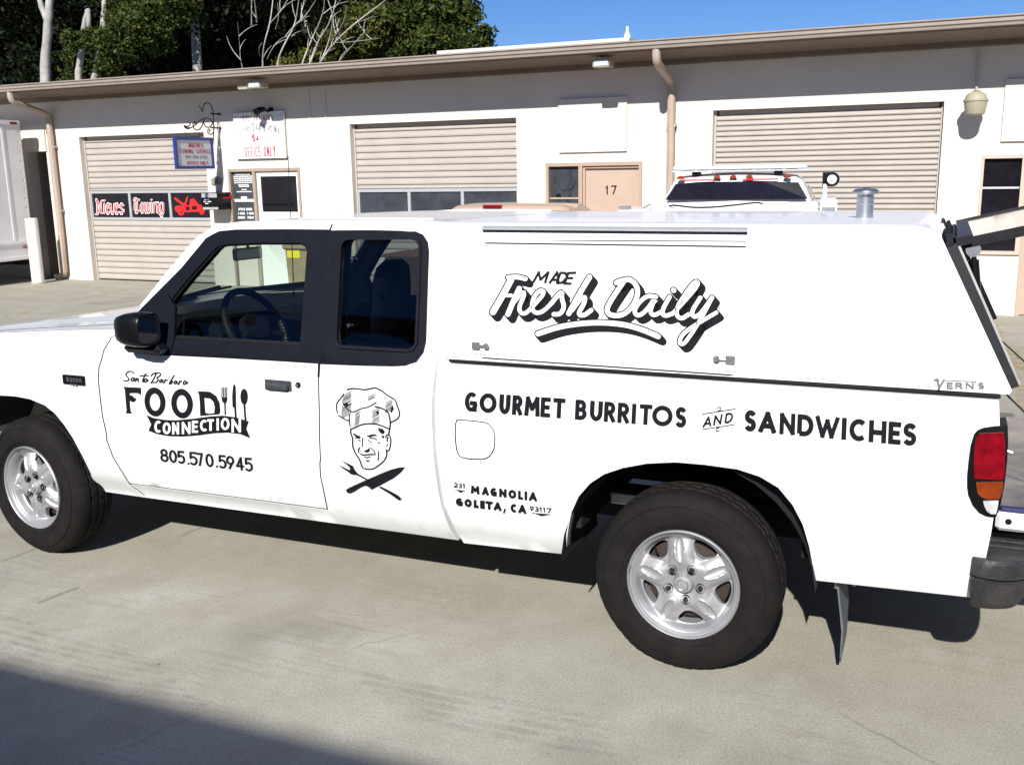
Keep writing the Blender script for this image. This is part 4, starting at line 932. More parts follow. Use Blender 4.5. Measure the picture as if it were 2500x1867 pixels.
# leftmost pale trunk, crown above the frame
b = q3(110, 205, 15.4); b0 = (b[0], 15.4, 0)
tree('tree with thick pale forking trunk at the far left above the roof', b0,
     [([b0, q3(108, 200, 15.4), q3(115, 90, 15.4), q3(122, 0, 15.4), q3(130, -110, 15.4)], .145), ([q3(117, 50, 15.4), q3(100, 15, 15.4), q3(80, -60, 15.4)], .09)],
     [clump(60, -90, 17.4, 1.7), clump(180, -125, 17.4, 1.7), clump(0, -30, 18, 1.4), clump(-80, -30, 17, 1.8), clump(130, -230, 17, 2.4), clump(20, 40, 19.5, 1.1), clump(150, 10, 20, 1.0)], 34000, .085, leafB, 1)
b = q3(190, 200, 15.6); b0 = (b[0], 15.6, 0)
tree('tree with two leaning pale trunks and a sunlit green crown', b0,
     [([b0, q3(187, 205, 15.6), q3(200, 130, 15.6), q3(205, 60, 15.6), q3(214, 26, 15.6)], .10), ([q3(214, 26, 15.6), q3(218, 60, 15.55), q3(214, 110, 15.6)], .07), ([q3(225, 215, 15.7), q3(240, 160, 15.7), q3(256, 20, 15.9), q3(256, -60, 15.9)], .10)],
     [clump(180, 100, 15.1, .36), clump(290, 112, 14.9, .62), clump(345, 60, 15.0, .72), clump(415, 22, 15.2, .62), clump(258, 165, 15.2, .36), clump(380, 100, 15.3, .52), clump(310, 20, 15.4, .6), clump(240, 95, 15.2, .4), clump(450, 5, 15.6, .45), clump(215, 170, 17, .8)], 52000, .052, leafA, 2)
b = q3(480, 180, 19); b0 = (b[0], 19, 0)
tree('dark broad tree with high spreading crown above the left roll-up door', b0, [([b0, q3(480, 120, 19), q3(470, -60, 19)], .16)],
     [clump(480, -90, 17.5, 2.0), clump(620, -120, 17.5, 2.0), clump(350, -140, 17.5, 2.1), clump(540, 20, 20, 1.7), clump(420, 110, 21, 1.8), clump(580, 140, 21, 1.5), clump(760, -130, 17.6, 1.9), clump(250, -120, 18, 1.9)]+[clump(u_, 178, 22.5, 1.5) for u_ in range(-40, 900, 75)], 90000, .09, leafD, 3)
# bare pale-branched tree
b = q3(640, 200, 15.2); b0 = (b[0], 15.2, 0)
o = empty('bare_tree', b0, 0, 'leafless tree of thin pale fanning branches above the middle roll-up door', 'tree', 'trees beyond the unit building')
cB2 = crop(540, 0, .36166)
br = [([(370, 430), (430, 290), (500, 170), (525, 0), (530, -80)], .055), ([(240, 150), (230, 30), (215, -60)], .05), ([(275, 430), (290, 290), (330, 160), (350, 0), (355, -90)], .05), ([(330, 160), (400, 80), (450, 0), (480, -50)], .028), ([(545, 430), (600, 290), (690, 100), (700, -40)], .05),
      ([(600, 430), (640, 300), (740, 150), (780, -20)], .06), ([(670, 425), (730, 280), (760, 120), (720, 0)], .05), ([(665, 425), (760, 290), (900, 160), (1090, 20), (1130, -20)], .055), ([(500, 170), (570, 110), (640, 0)], .025), ([(760, 290), (880, 285), (1070, 260)], .018), ([(730, 280), (820, 180), (850, 40)], .022),
      ([(790, 420), (850, 350), (990, 190)], .02), ([(310, 400), (360, 300), (420, 250), (500, 240)], .02), ([(130, 430), (125, 300), (110, 150)], .022), ([(205, 170), (205, 0)], .04), ([(690, 200), (640, 330), (605, 425)], .03), ([(900, 160), (980, 130), (1060, 110)], .014), ([(365, 200), (390, 120), (380, 20)], .014), ([(260, 380), (250, 330), (275, 290)], .02)]
root = (b[0], 15.2, 2.0)
for P, r in br:
    w_ = [q3(*cB2(x, y), 15.3+.3*math.sin(i*1.3+x*.01)) for i, (x, y) in enumerate(P)]
    if P[0][1] > 400: w_ = [root]+w_
    q = MB(); sp = smooth_open(w_, 2); n = len(sp); q.tube(sp, [r*(1.0-.7*i/n)*.42 for i in range(n)], 6); q.build('branch', barkb, o, smooth=True)
for k in range(46):                                     # fine twigs
    P, r = br[k % 16]; i = g_.randrange(len(P)-1); t = g_.random(); x = P[i][0]+(P[i+1][0]-P[i][0])*t; y = P[i][1]+(P[i+1][1]-P[i][1])*t; L_ = g_.uniform(60, 190); a = g_.uniform(-2.5, -.7)
    W_ = [q3(*cB2(x+L_*f*math.cos(a+f*.3), y+L_*f*math.sin(a+f*.3)), 15.3+f*.3) for f in (0, .35, .7, 1)]; q = MB(); q.tube(W_, [.010, .008, .006, .003], 5); q.build('branch', barkb, o)
trunk(o, [b0, (b[0], 15.2, 1.0), root], .16)
# right-hand mass
b = q3(1000, 150, 18); b0 = (b[0], 18, 0)
tree('sunlit dense evergreen tree standing against the blue sky', b0, [([b0, q3(1000, 60, 18), q3(980, -80, 18)], .25)],
     [clump(1060, 95, 17.6, .62), clump(1130, 105, 17.8, .42), clump(1178, 80, 18, .30), clump(1185, 105, 18, .25), clump(1110, 45, 18.2, .65), clump(1050, 10, 18, .9), clump(1120, -30, 18.4, .7), clump(985, 60, 17.8, .9), clump(960, -40, 18, 1.2), clump(1060, -110, 18.5, 1.2), clump(1148, 30, 18.3, .36), clump(1000, 125, 17.4, .5), clump(1080, 135, 17.6, .4)], 70000, .06, leafA, 4)
b = q3(860, 150, 19); b0 = (b[0], 19.5, 0)
tree('olive tinged tree behind the bare branches', b0, [([b0, q3(860, 60, 19.5), q3(850, -80, 19.5)], .22)],
     [clump(900, 70, 17.0, .75), clump(850, 30, 18.8, .8), clump(890, 120, 18.4, .6), clump(930, 0, 19, .9), clump(820, 110, 17.4, .5), clump(760, 150, 17.6, .45), clump(700, 165, 17.6, .4), clump(860, -70, 19, 1.1), clump(820, 20, 18.6, .7)], 46000, .06, leafC, 5)
# darker trees further back, shade among their crowns put into the leaf colour
k = 0
labs = ['far dark tree seen behind the thick pale trunk', 'far dark tree between the leaning trunks and the bare branches', 'far dark tree behind the middle of the bare branches', 'far dark tree filling the gap left of the evergreen', 'far dark tree behind the sunlit evergreen', 'tall dark tree rising past the left edge']
for (u, Y, top) in ((40, 24, 0), (330, 25, 0), (560, 25, 0), (760, 24, 0), (960, 24, 0), (-160, 22, 0)):
    p = q3(u, 150, Y); cl = []
    for i in range(13): cl.append((p[0]+g_.uniform(-2.6, 2.6 if u < 950 else .6), Y+g_.uniform(-1, 1.5), g_.uniform(3.4, 9.5), g_.uniform(1.5, 2.2), 1.4, g_.uniform(1.0, 1.6)))
    tree(labs[k], (p[0], Y, 0), [([(p[0], Y, 0), (p[0]+.2, Y, 4), (p[0]-.2, Y, 9)], .26), ([(p[0]+.9, Y-.6, 0), (p[0]+1.1, Y-.6, 4), (p[0]+1.5, Y-.6, 8)], .14)], cl, 34000, .15, leafD, 20+k); k += 1

# ================================================================= THE WHITE PICKUP
tk = empty('food_pickup', (1.7, .88, 0), 0, 'white extended-cab pickup with matching canopy and black food business lettering in the foreground', 'pickup truck')
cb5 = crop(0, 520, .31646); cb6 = crop(380, 520, .32550); cD1 = crop(0, 800, .36326); cD3 = crop(780, 920, .19374); cD7 = crop(2000, 900, .45998)
cD2 = crop(250, 880, .20344); cD4 = crop(1050, 920, .29385); cD5 = crop(1650, 900, .29385); c7 = crop(1000, 480, .40687); c8 = crop(1800, 400, .36326)
gapF = onl([(297, 806), (272, 824), (253, 855), (248, 877), (242, 893), (239.5, 922), (243.6, 963), (250, 1015), (260, 1060), (260.5, 1074), (276, 1116), (297, 1150), (316, 1180)])
SILLZ = .325
xs_b = gapF[-1][0]
archF = onl([(0, 965), (36, 967), (73, 974), (109, 989), (134, 1009), (156, 1036), (178, 1069), (203, 1116), (222, 1156), (232.5, 1189)])+[(.335, SILLZ)]
fender_top = [(.656, 1.141), (.30, 1.118), (-.07, 1.090), (-.40, 1.055), (-.66, 1.01)]
fender = [(xs_b+.004, SILLZ)]+gapF[::-1]+fender_top[0:]+[(-.74, .97), (-.80, .85), (-.83, .62), (-.83, .42), (-.80, .36), (-.47, .36), (-.455, .50), (-.415, .62), (-.34, .72), (-.23, .785)]+archF
fender = [p for i, p in enumerate(fender) if i == 0 or math.dist(p, fender[i-1]) > .004]
Bl = onl([(812, 548), (806, 559), (803, 618), (795, 715), (785, 845), (778, 920), (780, 1000), (781, 1075), (783, 1121), (781.5, 1130), (783, 1162), (791.6, 1201), (800, 1243)])
belt = onl([(778, 886), (700, 881), (560, 873), (395, 865), (332, 860), (314, 850), (302, 828), (297, 806)])
blk_top = onl([(345, 752), (443, 653), (503, 580), (520, 570), (535, 563), (575, 559), (700, 558), (806, 559)])
glassF = onl([(411.5, 824), (398, 824), (399, 760), (411, 741), (460, 680), (520, 612), (534, 600), (552, 596), (640, 592), (735, 592), (745, 597), (751, 610), (748, 650), (742, 740), (734, 838), (728, 842)])
# lower door skin
door = gapF[:]+[on(800, 1243)]+Bl[::-1][1:8]+[on(778, 886)]+belt[1:]
door = [p for i, p in enumerate(door) if math.dist(p, door[i-1]) > .004]
PAR = {}
for far in (False, True):
    fd = panel('front_fender', fender, S, white, tk, th=.04, far=far)
    PAR['fender', far] = fd
    dr = panel('door', inset(door, .0042), S, white, tk, th=.03, far=far); PAR['door', far] = dr
    wf = on(778, 886); bz = [p for p in Bl[1:] if p[1] > wf[1]+.005]
    frame = belt[::-1]+[wf]+bz[::-1]+blk_top[::-1][1:]
    frame = [p for i, p in enumerate(frame) if math.dist(p, frame[i-1]) > .004]
    frm = panel('window_frame', inset(frame, .0015), S, trim, dr, holes=[glassF], th=.045, off=.004, far=far)
    gl = panel('window_glass', inset(glassF, -.006), S, glass, dr, th=.003, off=-.02, far=far)
    seal = panel('window_seal', inset(glassF, -.004), S, rubber, dr, holes=[inset(glassF, .008)], th=.02, off=-.006, far=far, grid=.04)
    # cab shell: A pillar, roof rail, rear corner, sill
    sil = onl([(342, 745), (411, 659), (475, 583), (506, 561)])
    rear = [(2.185, 1.606), (2.205, 1.52), (2.222, 1.30), (2.226, 1.10), (2.212, .95), (2.208, .75), (2.212, .582), (2.222, .45), (2.235, SILLZ+.015)]
    cab = sil+[(1.13, 1.594), (1.25, 1.606)]+rear+[(xs_b, SILLZ)]+[on(316, 1182)]+[on(800, 1246)]+Bl[::-1][:-1]+blk_top[::-1][1:]
    cab = [p for i, p in enumerate(cab) if math.dist(p, cab[i-1]) > .004]
    qouter = [on(780.5, 888), on(786, 845), on(797, 715), on(805.5, 618), on(808.5, 560)]+onl([(900, 559), (982, 561), (1018, 565), (1036, 574), (1046, 590), (1049, 612), (1046, 700), (1042, 832), (1036, 860), (1018, 882), (990, 892), (960, 893.5), (880, 892)])
    qglass = onl([(852, 583), (1010, 583), (1021, 588), (1026, 600), (1022, 720), (1017, 835), (1011, 846), (1000, 851), (920, 847), (838, 842), (829, 836), (826, 824), (831, 720), (837, 600), (842, 588)])
    cbm = panel('cab_shell', cab, S, white, tk, holes=[inset(qglass, -.03)], th=.05, far=far); PAR['cab', far] = cbm
    qt = panel('quarter_window_surround', inset(qouter, .0015), S, trim, cbm, holes=[qglass], th=.03, off=.006, far=far)
    panel('quarter_window_rim', inset(qglass, -.010), S, trim, cbm, holes=[inset(qglass, .001)], th=.014, off=.014, far=far, grid=.04)
    qg = panel('quarter_glass', inset(qglass, .0015), S, tint, cbm, th=.004, off=.0, far=far)
    frit = inset(qglass, .012); fin = inset(qglass, .03)
    for (u, v) in ((864, 631), (855, 794)):
        x, z = on(u, v); y = S(z)-.004; q = MB(); prof = [(.0, -.012), (.008, -.010), (.0105, -.002), (.0105, .006)]
        q.lathe(prof if not far else [(r, -h) for r, h in prof], (x, y if not far else TW-y, z), 'y', 14); q.build('glass_bolt', chrome, cbm, smooth=True)
    if True:
        f2 = (lambda y: TW-y) if far else (lambda y: y)
        def dopen(L):
            o = []
            for p, q_ in zip(L[:-1], L[1:]):
                k = max(1, int(math.dist(p, q_)/.05)); o += [(p[0]+(q_[0]-p[0])*j/k, p[1]+(q_[1]-p[1])*j/k) for j in range(k)]
            return o+[L[-1]]
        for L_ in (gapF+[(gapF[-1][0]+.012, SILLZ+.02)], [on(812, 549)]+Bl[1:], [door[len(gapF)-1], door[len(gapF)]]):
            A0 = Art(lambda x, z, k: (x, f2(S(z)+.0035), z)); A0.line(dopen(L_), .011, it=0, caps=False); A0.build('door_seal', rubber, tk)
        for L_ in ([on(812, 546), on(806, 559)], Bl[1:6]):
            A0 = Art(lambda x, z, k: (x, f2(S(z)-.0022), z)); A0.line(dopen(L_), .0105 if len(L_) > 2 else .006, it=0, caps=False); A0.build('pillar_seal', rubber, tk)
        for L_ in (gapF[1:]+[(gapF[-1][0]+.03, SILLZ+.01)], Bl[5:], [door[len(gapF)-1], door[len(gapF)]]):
            A0 = Art(lambda x, z, k: (x, f2(S(z)-.0010), z)); A0.line(dopen(L_), .0042, it=0, caps=False); A0.build('shut_line_shade', rubber, tk)  # black ribbon laid over each gap, painting its shade
        A0 = Art(lambda x, z, k: (x, f2(S(z)+.030), z)); A0.line([(2.236, .34), (2.226, .5), (2.220, .75), (2.224, .95), (2.236, 1.05), (2.245, 1.10)], .07, it=0, caps=False); A0.build('gap_panel', white, tk)
    lin_ = [(.735, 1.085), (.745, 1.235), (.885, 1.385), (1.0, 1.505), (1.06, 1.545), (1.15, 1.582)]+[(2.12, 1.585), (2.17, 1.50), (2.185, 1.085)]
    panel('pillar_lining', lin_, S, darkin, cbm, holes=[inset(glassF, -.002), inset(qglass, .004)], th=.004, off=-.056, far=far)
    # bed side
    archR = onl([(1384, 1356), (1385, 1310), (1395, 1250), (1412, 1212), (1440, 1180), (1475, 1157), (1520, 1142), (1580, 1131), (1650, 1128), (1720, 1134), (1800, 1145), (1855, 1163), (1900, 1190), (1935, 1232), (1960, 1280), (1976, 1335), (1990, 1421)])
    bedf = [(2.258, SILLZ+.005), (2.243, .45), (2.233, .582), (2.230, .75), (2.236, .95), (2.248, 1.05), (2.266, 1.088)]
    bedr = [(4.140, 1.090), (4.155, .94), (4.156, .80), (4.150, .675), (4.140, .56), (4.126, .463), (4.115, .425)]
    bed = bedf+bedr+[(3.629, .405)]+archR[::-1][1:-1]+[(2.707, .347)]
    bed = [p for i, p in enumerate(bed) if math.dist(p, bed[i-1]) > .003]
    fuel = smooth_closed(onl([(1112, 1026), (1122, 1024), (1180, 1029), (1198, 1037), (1208, 1055), (1209, 1080), (1205, 1102), (1192, 1118), (1175, 1122), (1130, 1119), (1116, 1108), (1111, 1070)]), 1)
    bd = panel('bed_side', bed, S, white, tk, holes=[fuel] if not far else [], th=.035, far=far); PAR['bed', far] = bd
    if not far:
        panel('fuel_door', inset(fuel, .0032), S, white, tk, th=.02); A0 = Art(lambda x, z, k: (x, S(z)+.004, z)); A0.line(fuel+[fuel[0]], .010, it=0, caps=False); A0.build('fuel_door_seal', rubber, tk); A0 = Art(lambda x, z, k: (x, S(z)-.0008, z)); A0.line(fuel+[fuel[0]], .0030, it=0, caps=False); A0.build('shut_line_shade', rubber, tk)  # the thin surface ribbon paints the shade of the fuel door gap
    q = MB(); X0, X1 = 2.27, 4.14
    # canopy flank
    shp = [(2.195, 1.101), (4.168, 1.104), (4.175, 1.116), (3.945, 1.575), (2.195, 1.575)]
    sd_ = panel('canopy_side', shp, SH, shellw, tk, th=.03, far=far, grid=.08); PAR['shell', far] = sd_
    # side hatch of the canopy with its rain rail, hinge and latches
    hp = [on(1156, 862, SH), on(1795, 905, SH), on(1822, 588, SH), on(1187, 585, SH)]
    hd = panel('side_hatch', hp, SH, shellw, sd_, th=.006, off=.008, far=far, grid=.1)
    for (u0, v0, u1, v1, w_, o_, nm) in ((1180, 559, 1826, 557, .009, .016, 'rain_rail'), (1188, 590, 1822, 592, .007, .013, 'hinge_rail')):
        a = on(u0, v0, SH); b_ = on(u1, v1, SH); q = MB(); yy = SH((a[1]+b_[1])/2); f2 = (lambda y: TW-y) if far else (lambda y: y)
        z = (a[1]+b_[1])/2; q.prism([(-.002, z-.003), (-o_, z-.003-w_*.3), (-o_, z+.001), (-.002, z+w_)], lambda o2, zz: (a[0], f2(yy+o2), zz), lambda o2, zz: (b_[0], f2(yy+o2), zz)); q.build(nm, shellw if w_ < .008 else alum, sd_)
        q = MB(); q.box((a[0], min(f2(yy-.0135), f2(yy-.001)), z-.0062-w_*.3), (b_[0], max(f2(yy-.0135), f2(yy-.001)), z-.0035-w_*.3)); q.build('rail_gasket', rubber, sd_)
    a = on(1176, 866, SH); b_ = on(1790, 908, SH); yy = SH(a[1])
    q = MB(); q.prism([(.0, a[1]-.004), (-.012, a[1]-.006), (-.012, a[1]+.002), (.0, a[1]+.004)], lambda o2, zz: (a[0], (TW-yy-o2) if far else yy+o2, zz), lambda o2, zz: (b_[0], (TW-yy-o2) if far else yy+o2, zz+b_[1]-a[1])); q.build('sill_strip', shellw, sd_)
    q = MB(); q.prism([(-.001, a[1]-.008), (-.010, a[1]-.0085), (-.010, a[1]-.0055), (-.001, a[1]-.005)], lambda o2, zz: (a[0]+.01, (TW-yy-o2) if far else yy+o2, zz), lambda o2, zz: (b_[0]-.01, (TW-yy-o2) if far else yy+o2, zz+b_[1]-a[1])); q.build('sill_shadow_gap', rubber, sd_)  # black strip painted in as the shadow gap under the sill strip
    A0 = Art(lambda x, z, k: (x, (TW-SH(z)+.0088) if far else SH(z)-.0088, z)); A0.line([hp[3], hp[2]], .0035, it=0, caps=False); A0.build('hinge_gap', rubber, hd)
    for (u, v, sg) in ((1166, 842, 1), (1785, 876, -1)):
        x, z = on(u, v, SH); y = SH(z)-.010; Yf = (lambda t: TW-t) if far else (lambda t: t); q = MB()
        q.bbox((x-.016, min(Yf(y), Yf(y-.012)), z-.014), (x+.016, max(Yf(y), Yf(y-.012)), z+.014), .003); q.tube([(x+.016*sg, Yf(y-.006), z), (x+.045*sg, Yf(y-.010), z+.002)], .005, 8); q.lathe([(.0, 0), (.011, 0), (.011, .008), (0, .008)], (x+.045*sg, Yf(y-.012)-.004, z+.002), 'y', 12); q.build('hatch_latch', steel, sd_)
    A0 = Art(lambda x, z, k: (x, (TW-SH(z)+.0009) if far else SH(z)-.0009, z)); A0.line([on(1800, 905, SH), on(2040, 915, SH), on(2052, 560, SH)], .0022, it=0, caps=False); A0.build('panel_seam', mat('grey_seam', (.34, .35, .36), .7), sd_); A0 = Art(lambda x, z, k: (x, (TW-SH(z)+.0009) if far else SH(z)-.0009, z)); A0.line([(hp[0][0]-.002, hp[0][1]), (hp[3][0]-.002, hp[3][1])], .003, it=0, caps=False); A0.build('panel_seam', MATS['grey_seam'], sd_)
    # weather seal between bed rail and canopy
    q = MB(); f2 = (lambda y: TW-y) if far else (lambda y: y)
    q.box((2.27, min(f2(.004), f2(.06)), 1.0925), (4.145, max(f2(.004), f2(.06)), 1.1002)); q.build('canopy_seal', rubber, sd_)

# ---- roof of the cab, windscreen, hood -----------------------------------------
def loft(name, rows, m, parent, smooth=True, cap=False):
    q = MB(); n = len(rows[0]); q.add([p for r in rows for p in r], [(i*n+k, i*n+k+1, (i+1)*n+k+1, (i+1)*n+k) for i in range(len(rows)-1) for k in range(n-1)]+([tuple(range(n))[::-1], tuple((len(rows)-1)*n+k for k in range(n))] if cap else [])); return q.build(name, m, parent, smooth=smooth)
crown = [(.149, 1.590), (.154, 1.602), (.162, 1.609), (.18, 1.613), (.30, 1.615), (.60, 1.617), (.88, 1.618)]
crown = crown+[(TW-a, b) for a, b in crown[::-1][1:]]
rows = []
for i in range(14):
    f = i/13; row = []
    for y, z in crown:
        e = min(y, TW-y); x0 = 1.13-.10*max(0, (e-.15))/.73; xr = 2.192
        x = x0+(xr-x0)*f; dz = -.045*max(0, 1-f/.28)**2*(1 if e > .16 else .3); dz -= .006*max(0, (f-.85)/.15)**2; row.append((x, y, z+dz))
    rows.append(row)
loft('cab_roof', rows, white, tk, smooth='all')
for yy in (.24, TW-.24):
    q = MB(); q.tube([(1.35, yy, 1.606), (1.6, yy, 1.6165), (2.1, yy, 1.6145)], .004, 6); q.build('roof_bead', white, tk)
# rear wall of the cab
q = MB(); q.prism([(.10, .40), (TW-.10, .40), (TW-.05, 1.10), (TW-.17, 1.59), (.17, 1.59), (.05, 1.10)], lambda y, z: (2.15, y, z), lambda y, z: (2.17, y, z), [[(.35, 1.15), (TW-.35, 1.15), (TW-.40, 1.48), (.40, 1.48)]]); q.build('cab_rear_wall', white, tk)
q = MB(); q.add([(2.16, .35, 1.15), (2.16, TW-.35, 1.15), (2.16, TW-.40, 1.48), (2.16, .40, 1.48)], [(0, 1, 2, 3)]); q.build('cab_rear_glass', tint, tk)
# windscreen
rows = []
for f in np.linspace(0, 1, 8):
    row = []
    for g in np.linspace(0, 1, 15):
        y0 = .075+(TW-.15)*g; y1 = .175+(TW-.35)*g; bow = 1-(2*g-1)**2; xb = .735-.27*bow; zb = 1.215-.01*bow; xt = 1.125-.10*bow; zt_ = 1.575+.0*bow
        row.append((xb+(xt-xb)*f, y0+(y1-y0)*f, zb+(zt_-zb)*f))
    rows.append(row)
loft('windscreen', rows, glass, tk, smooth='all')
q = MB(); q.tube([tuple(np.array(p)+np.array((-.012, 0, -.008))) for p in rows[0]], .012, 6); q.tube([tuple(np.array(p)+np.array((0, 0, .006))) for p in rows[-1]], .010, 6); q.build('windscreen_seal', rubber, tk)
# A pillars
for far in (False, True):
    q = MB(); f2 = (lambda y: TW-y) if far else (lambda y: y)
    P = [(.735, f2(.055), 1.215), (.877, f2(.105), 1.372), (1.0, f2(.142), 1.503), (1.06, f2(.156), 1.543), (1.13, f2(.172), 1.576)]
    q.tube(smooth_open(P, 1), .014, 8); q.build('windscreen_pillar', white, tk, smooth=True)
    q = MB(); q.tube([(a+.012, (b+.022) if not far else (b-.022), c-.016) for a, b, c in smooth_open(P, 1)], .016, 8); q.build('pillar_cover', darkin, tk, smooth=True)
# hood
def hoodz(x, y):
    e = min(y, TW-y); zf = np.interp(x, [-.83, -.66, -.40, -.07, .30, .70], [.93, 1.01, 1.055, 1.090, 1.118, 1.145]); zc = np.interp(x, [-.84, -.75, -.57, -.06, .3, .75], [.93, .995, 1.042, 1.112, 1.155, 1.205])
    t = min(1, max(0, e/.88)); s = math.sin(t*math.pi/2)**.8; z = zf+(zc-zf)*s
    return z+.012*math.exp(-((e-.30)/.05)**2)
rows = []
for i in range(26):
    f = i/25; row = []
    for g in range(45):
        y = .006+(TW-.012)*g/44; e = min(y, TW-y); bow = math.sin(min(1, e/.88)*math.pi/2); xr = .668-.20*bow; xf = -.66-.17*bow; x = xf+(xr-xf)*f; row.append((x, y, hoodz(x, y)))
    rows.append(row)
loft('hood', rows, white, tk, smooth='all')
q = MB()
for yy in (.085, TW-.085): q = MB(); q.tube([(x, yy, hoodz(x, yy)+.0002) for x in np.linspace(-.62, .62, 14)], .0014, 4); q.build('hood_gap', rubber, tk)
# cowl with wiper
rows = []
for f in (0, .5, 1):
    row = []
    for g in np.linspace(0, 1, 15):
        y = .02+(TW-.04)*g; bow = 1-(2*g-1)**2; xa = .668-.20*math.sin(min(1, min(y, TW-y)/.88)*math.pi/2); xb = .735-.27*bow; row.append((xa+(xb-xa)*f+.0, y, hoodz(xa, y)+(1.213-.01*bow-hoodz(xa, y))*f-.012*math.sin(f*math.pi)))
    rows.append(row)
loft('cowl', rows, white, tk, smooth='all')
q = MB(); q.tube([(.62, .25, 1.20), (.60, .5, 1.235), (.57, .78, 1.25)], .008, 6); q.tube([(.60, .35, 1.222), (.585, .85, 1.245)], .006, 6); q.bbox((.60, .20, 1.17), (.64, .26, 1.21), .006); q.build('wiper', rubber, tk)
q = MB(); q.bbox((.685, -.006, 1.155), (.745, .05, 1.185), .006); q.build('wiper_pivot', rubber, tk)
# front end
q = MB(); q.prism([(-.83, .44), (-.845, .62), (-.83, .93), (-.76, .93), (-.74, .44)], lambda x, z: (x, .02, z), lambda x, z: (x, TW-.02, z)); q.build('front_panel', white, tk)
q = MB(); q.bbox((-.875, .42, .66), (-.848, TW-.42, .86), .01)
q.build('grille', blackpaint, tk)
for yy in (.05, TW-.40): q = MB(); q.bbox((-.872, yy, .68), (-.846, yy+.35, .85), .012); q.build('headlight', clearl, tk)
q = MB(); q.bbox((-.96, .02, .42), (-.85, TW-.02, .60), .035); q.build('front_bumper', steel, tk)
# antenna on the far fender
q = MB(); q.tube([(.37, 1.68, 1.09), (.378, 1.68, 1.3), (.392, 1.68, 1.915)], [.005, .003, .0022], 6); q.lathe([(.0, 0), (.004, .002), (.004, .008), (0, .01)], (.392, 1.68, 1.912), 'z', 8); q.build('antenna', blackpaint, tk)

# ---- structure under the skin -------------------------------------------------
q = MB(); q.box((.60, .13, .36), (2.14, TW-.13, .44)); q.build('cab_floor', under, tk)
q = MB(); q.box((2.28, .11, .46), (2.76, TW-.11, .60)); q.box((2.761, .30, .62), (3.57, TW-.30, .66)); q.box((3.571, .11, .46), (4.10, TW-.11, .60)); q.build('bed_floor', under, tk)
q = MB(); q.box((-.6, .50, .38), (4.05, .60, .50)); q.box((-.6, TW-.60, .38), (4.05, TW-.50, .50)); q.box((-.45, .55, .33), (.25, TW-.55, .70)); q.build('chassis_rail', under, tk)
q = MB(); q.tube([(3.18, .2, .345), (3.18, TW-.2, .345)], .045, 10); q.lathe([(.0, -.14), (.10, -.12), (.15, 0), (.10, .12), (.0, .14)], (3.18, TW/2, .345), 'y', 16); q.tube([(0, .22, .32), (0, TW-.22, .32)], .03, 8); q.build('axle', under, tk)
q = MB(); q.bbox((2.78, .40, .47), (2.98, .44, .52), .005); q.tube([(3.0, .42, .50), (3.3, .42, .40)], .02, 8); q.build('leaf_spring', steel, tk)
for far in (False, True):
    f2 = (lambda y: TW-y) if far else (lambda y: y)
    def liner(cx, r0, zc, parent, z0, ydeep):
        q = MB(); n = 18; v = []
        for i in range(n+1):
            a = R_(-8+196*i/n); x = cx+r0*1.02*math.cos(a); z = zc+r0*math.sin(a); z = max(z, z0)
            v += [(x, f2(.005), z), (x, f2(ydeep), z)]
        q.add(v, [(2*i, 2*i+1, 2*i+3, 2*i+2) for i in range(n)]); q.build('wheel_liner', under, parent, smooth=True)
    liner(3.175, .45, .36, PAR['bed', far], .36, .42); liner(-.04, .42, .40, PAR['fender', far], .55, .40)
    q = MB(); q.add([(2.70, f2(.42), .62), (3.65, f2(.42), .62), (3.65, f2(.42), .86), (2.70, f2(.42), .86)], [(0, 1, 2, 3)]); q.build('inner_wheel_house', under, tk)
q = MB(); q.bbox((.50, .26, .285), (.62, .33, .305), .004); q.build('jacking_bracket', galv, tk)
# inner door skins, so that nothing but dark shows below the glass
for far in (False, True):
    f2 = (lambda y: TW-y) if far else (lambda y: y)
    q = MB(); q.prism([(.66, .42), (2.14, .42), (2.14, 1.09), (1.66, 1.085), (1.64, 1.07), (.70, 1.06)], lambda x, z: (x, f2(.085), z), lambda x, z: (x, f2(.10), z)); q.build('door_lining', darkin, PAR['door', far])

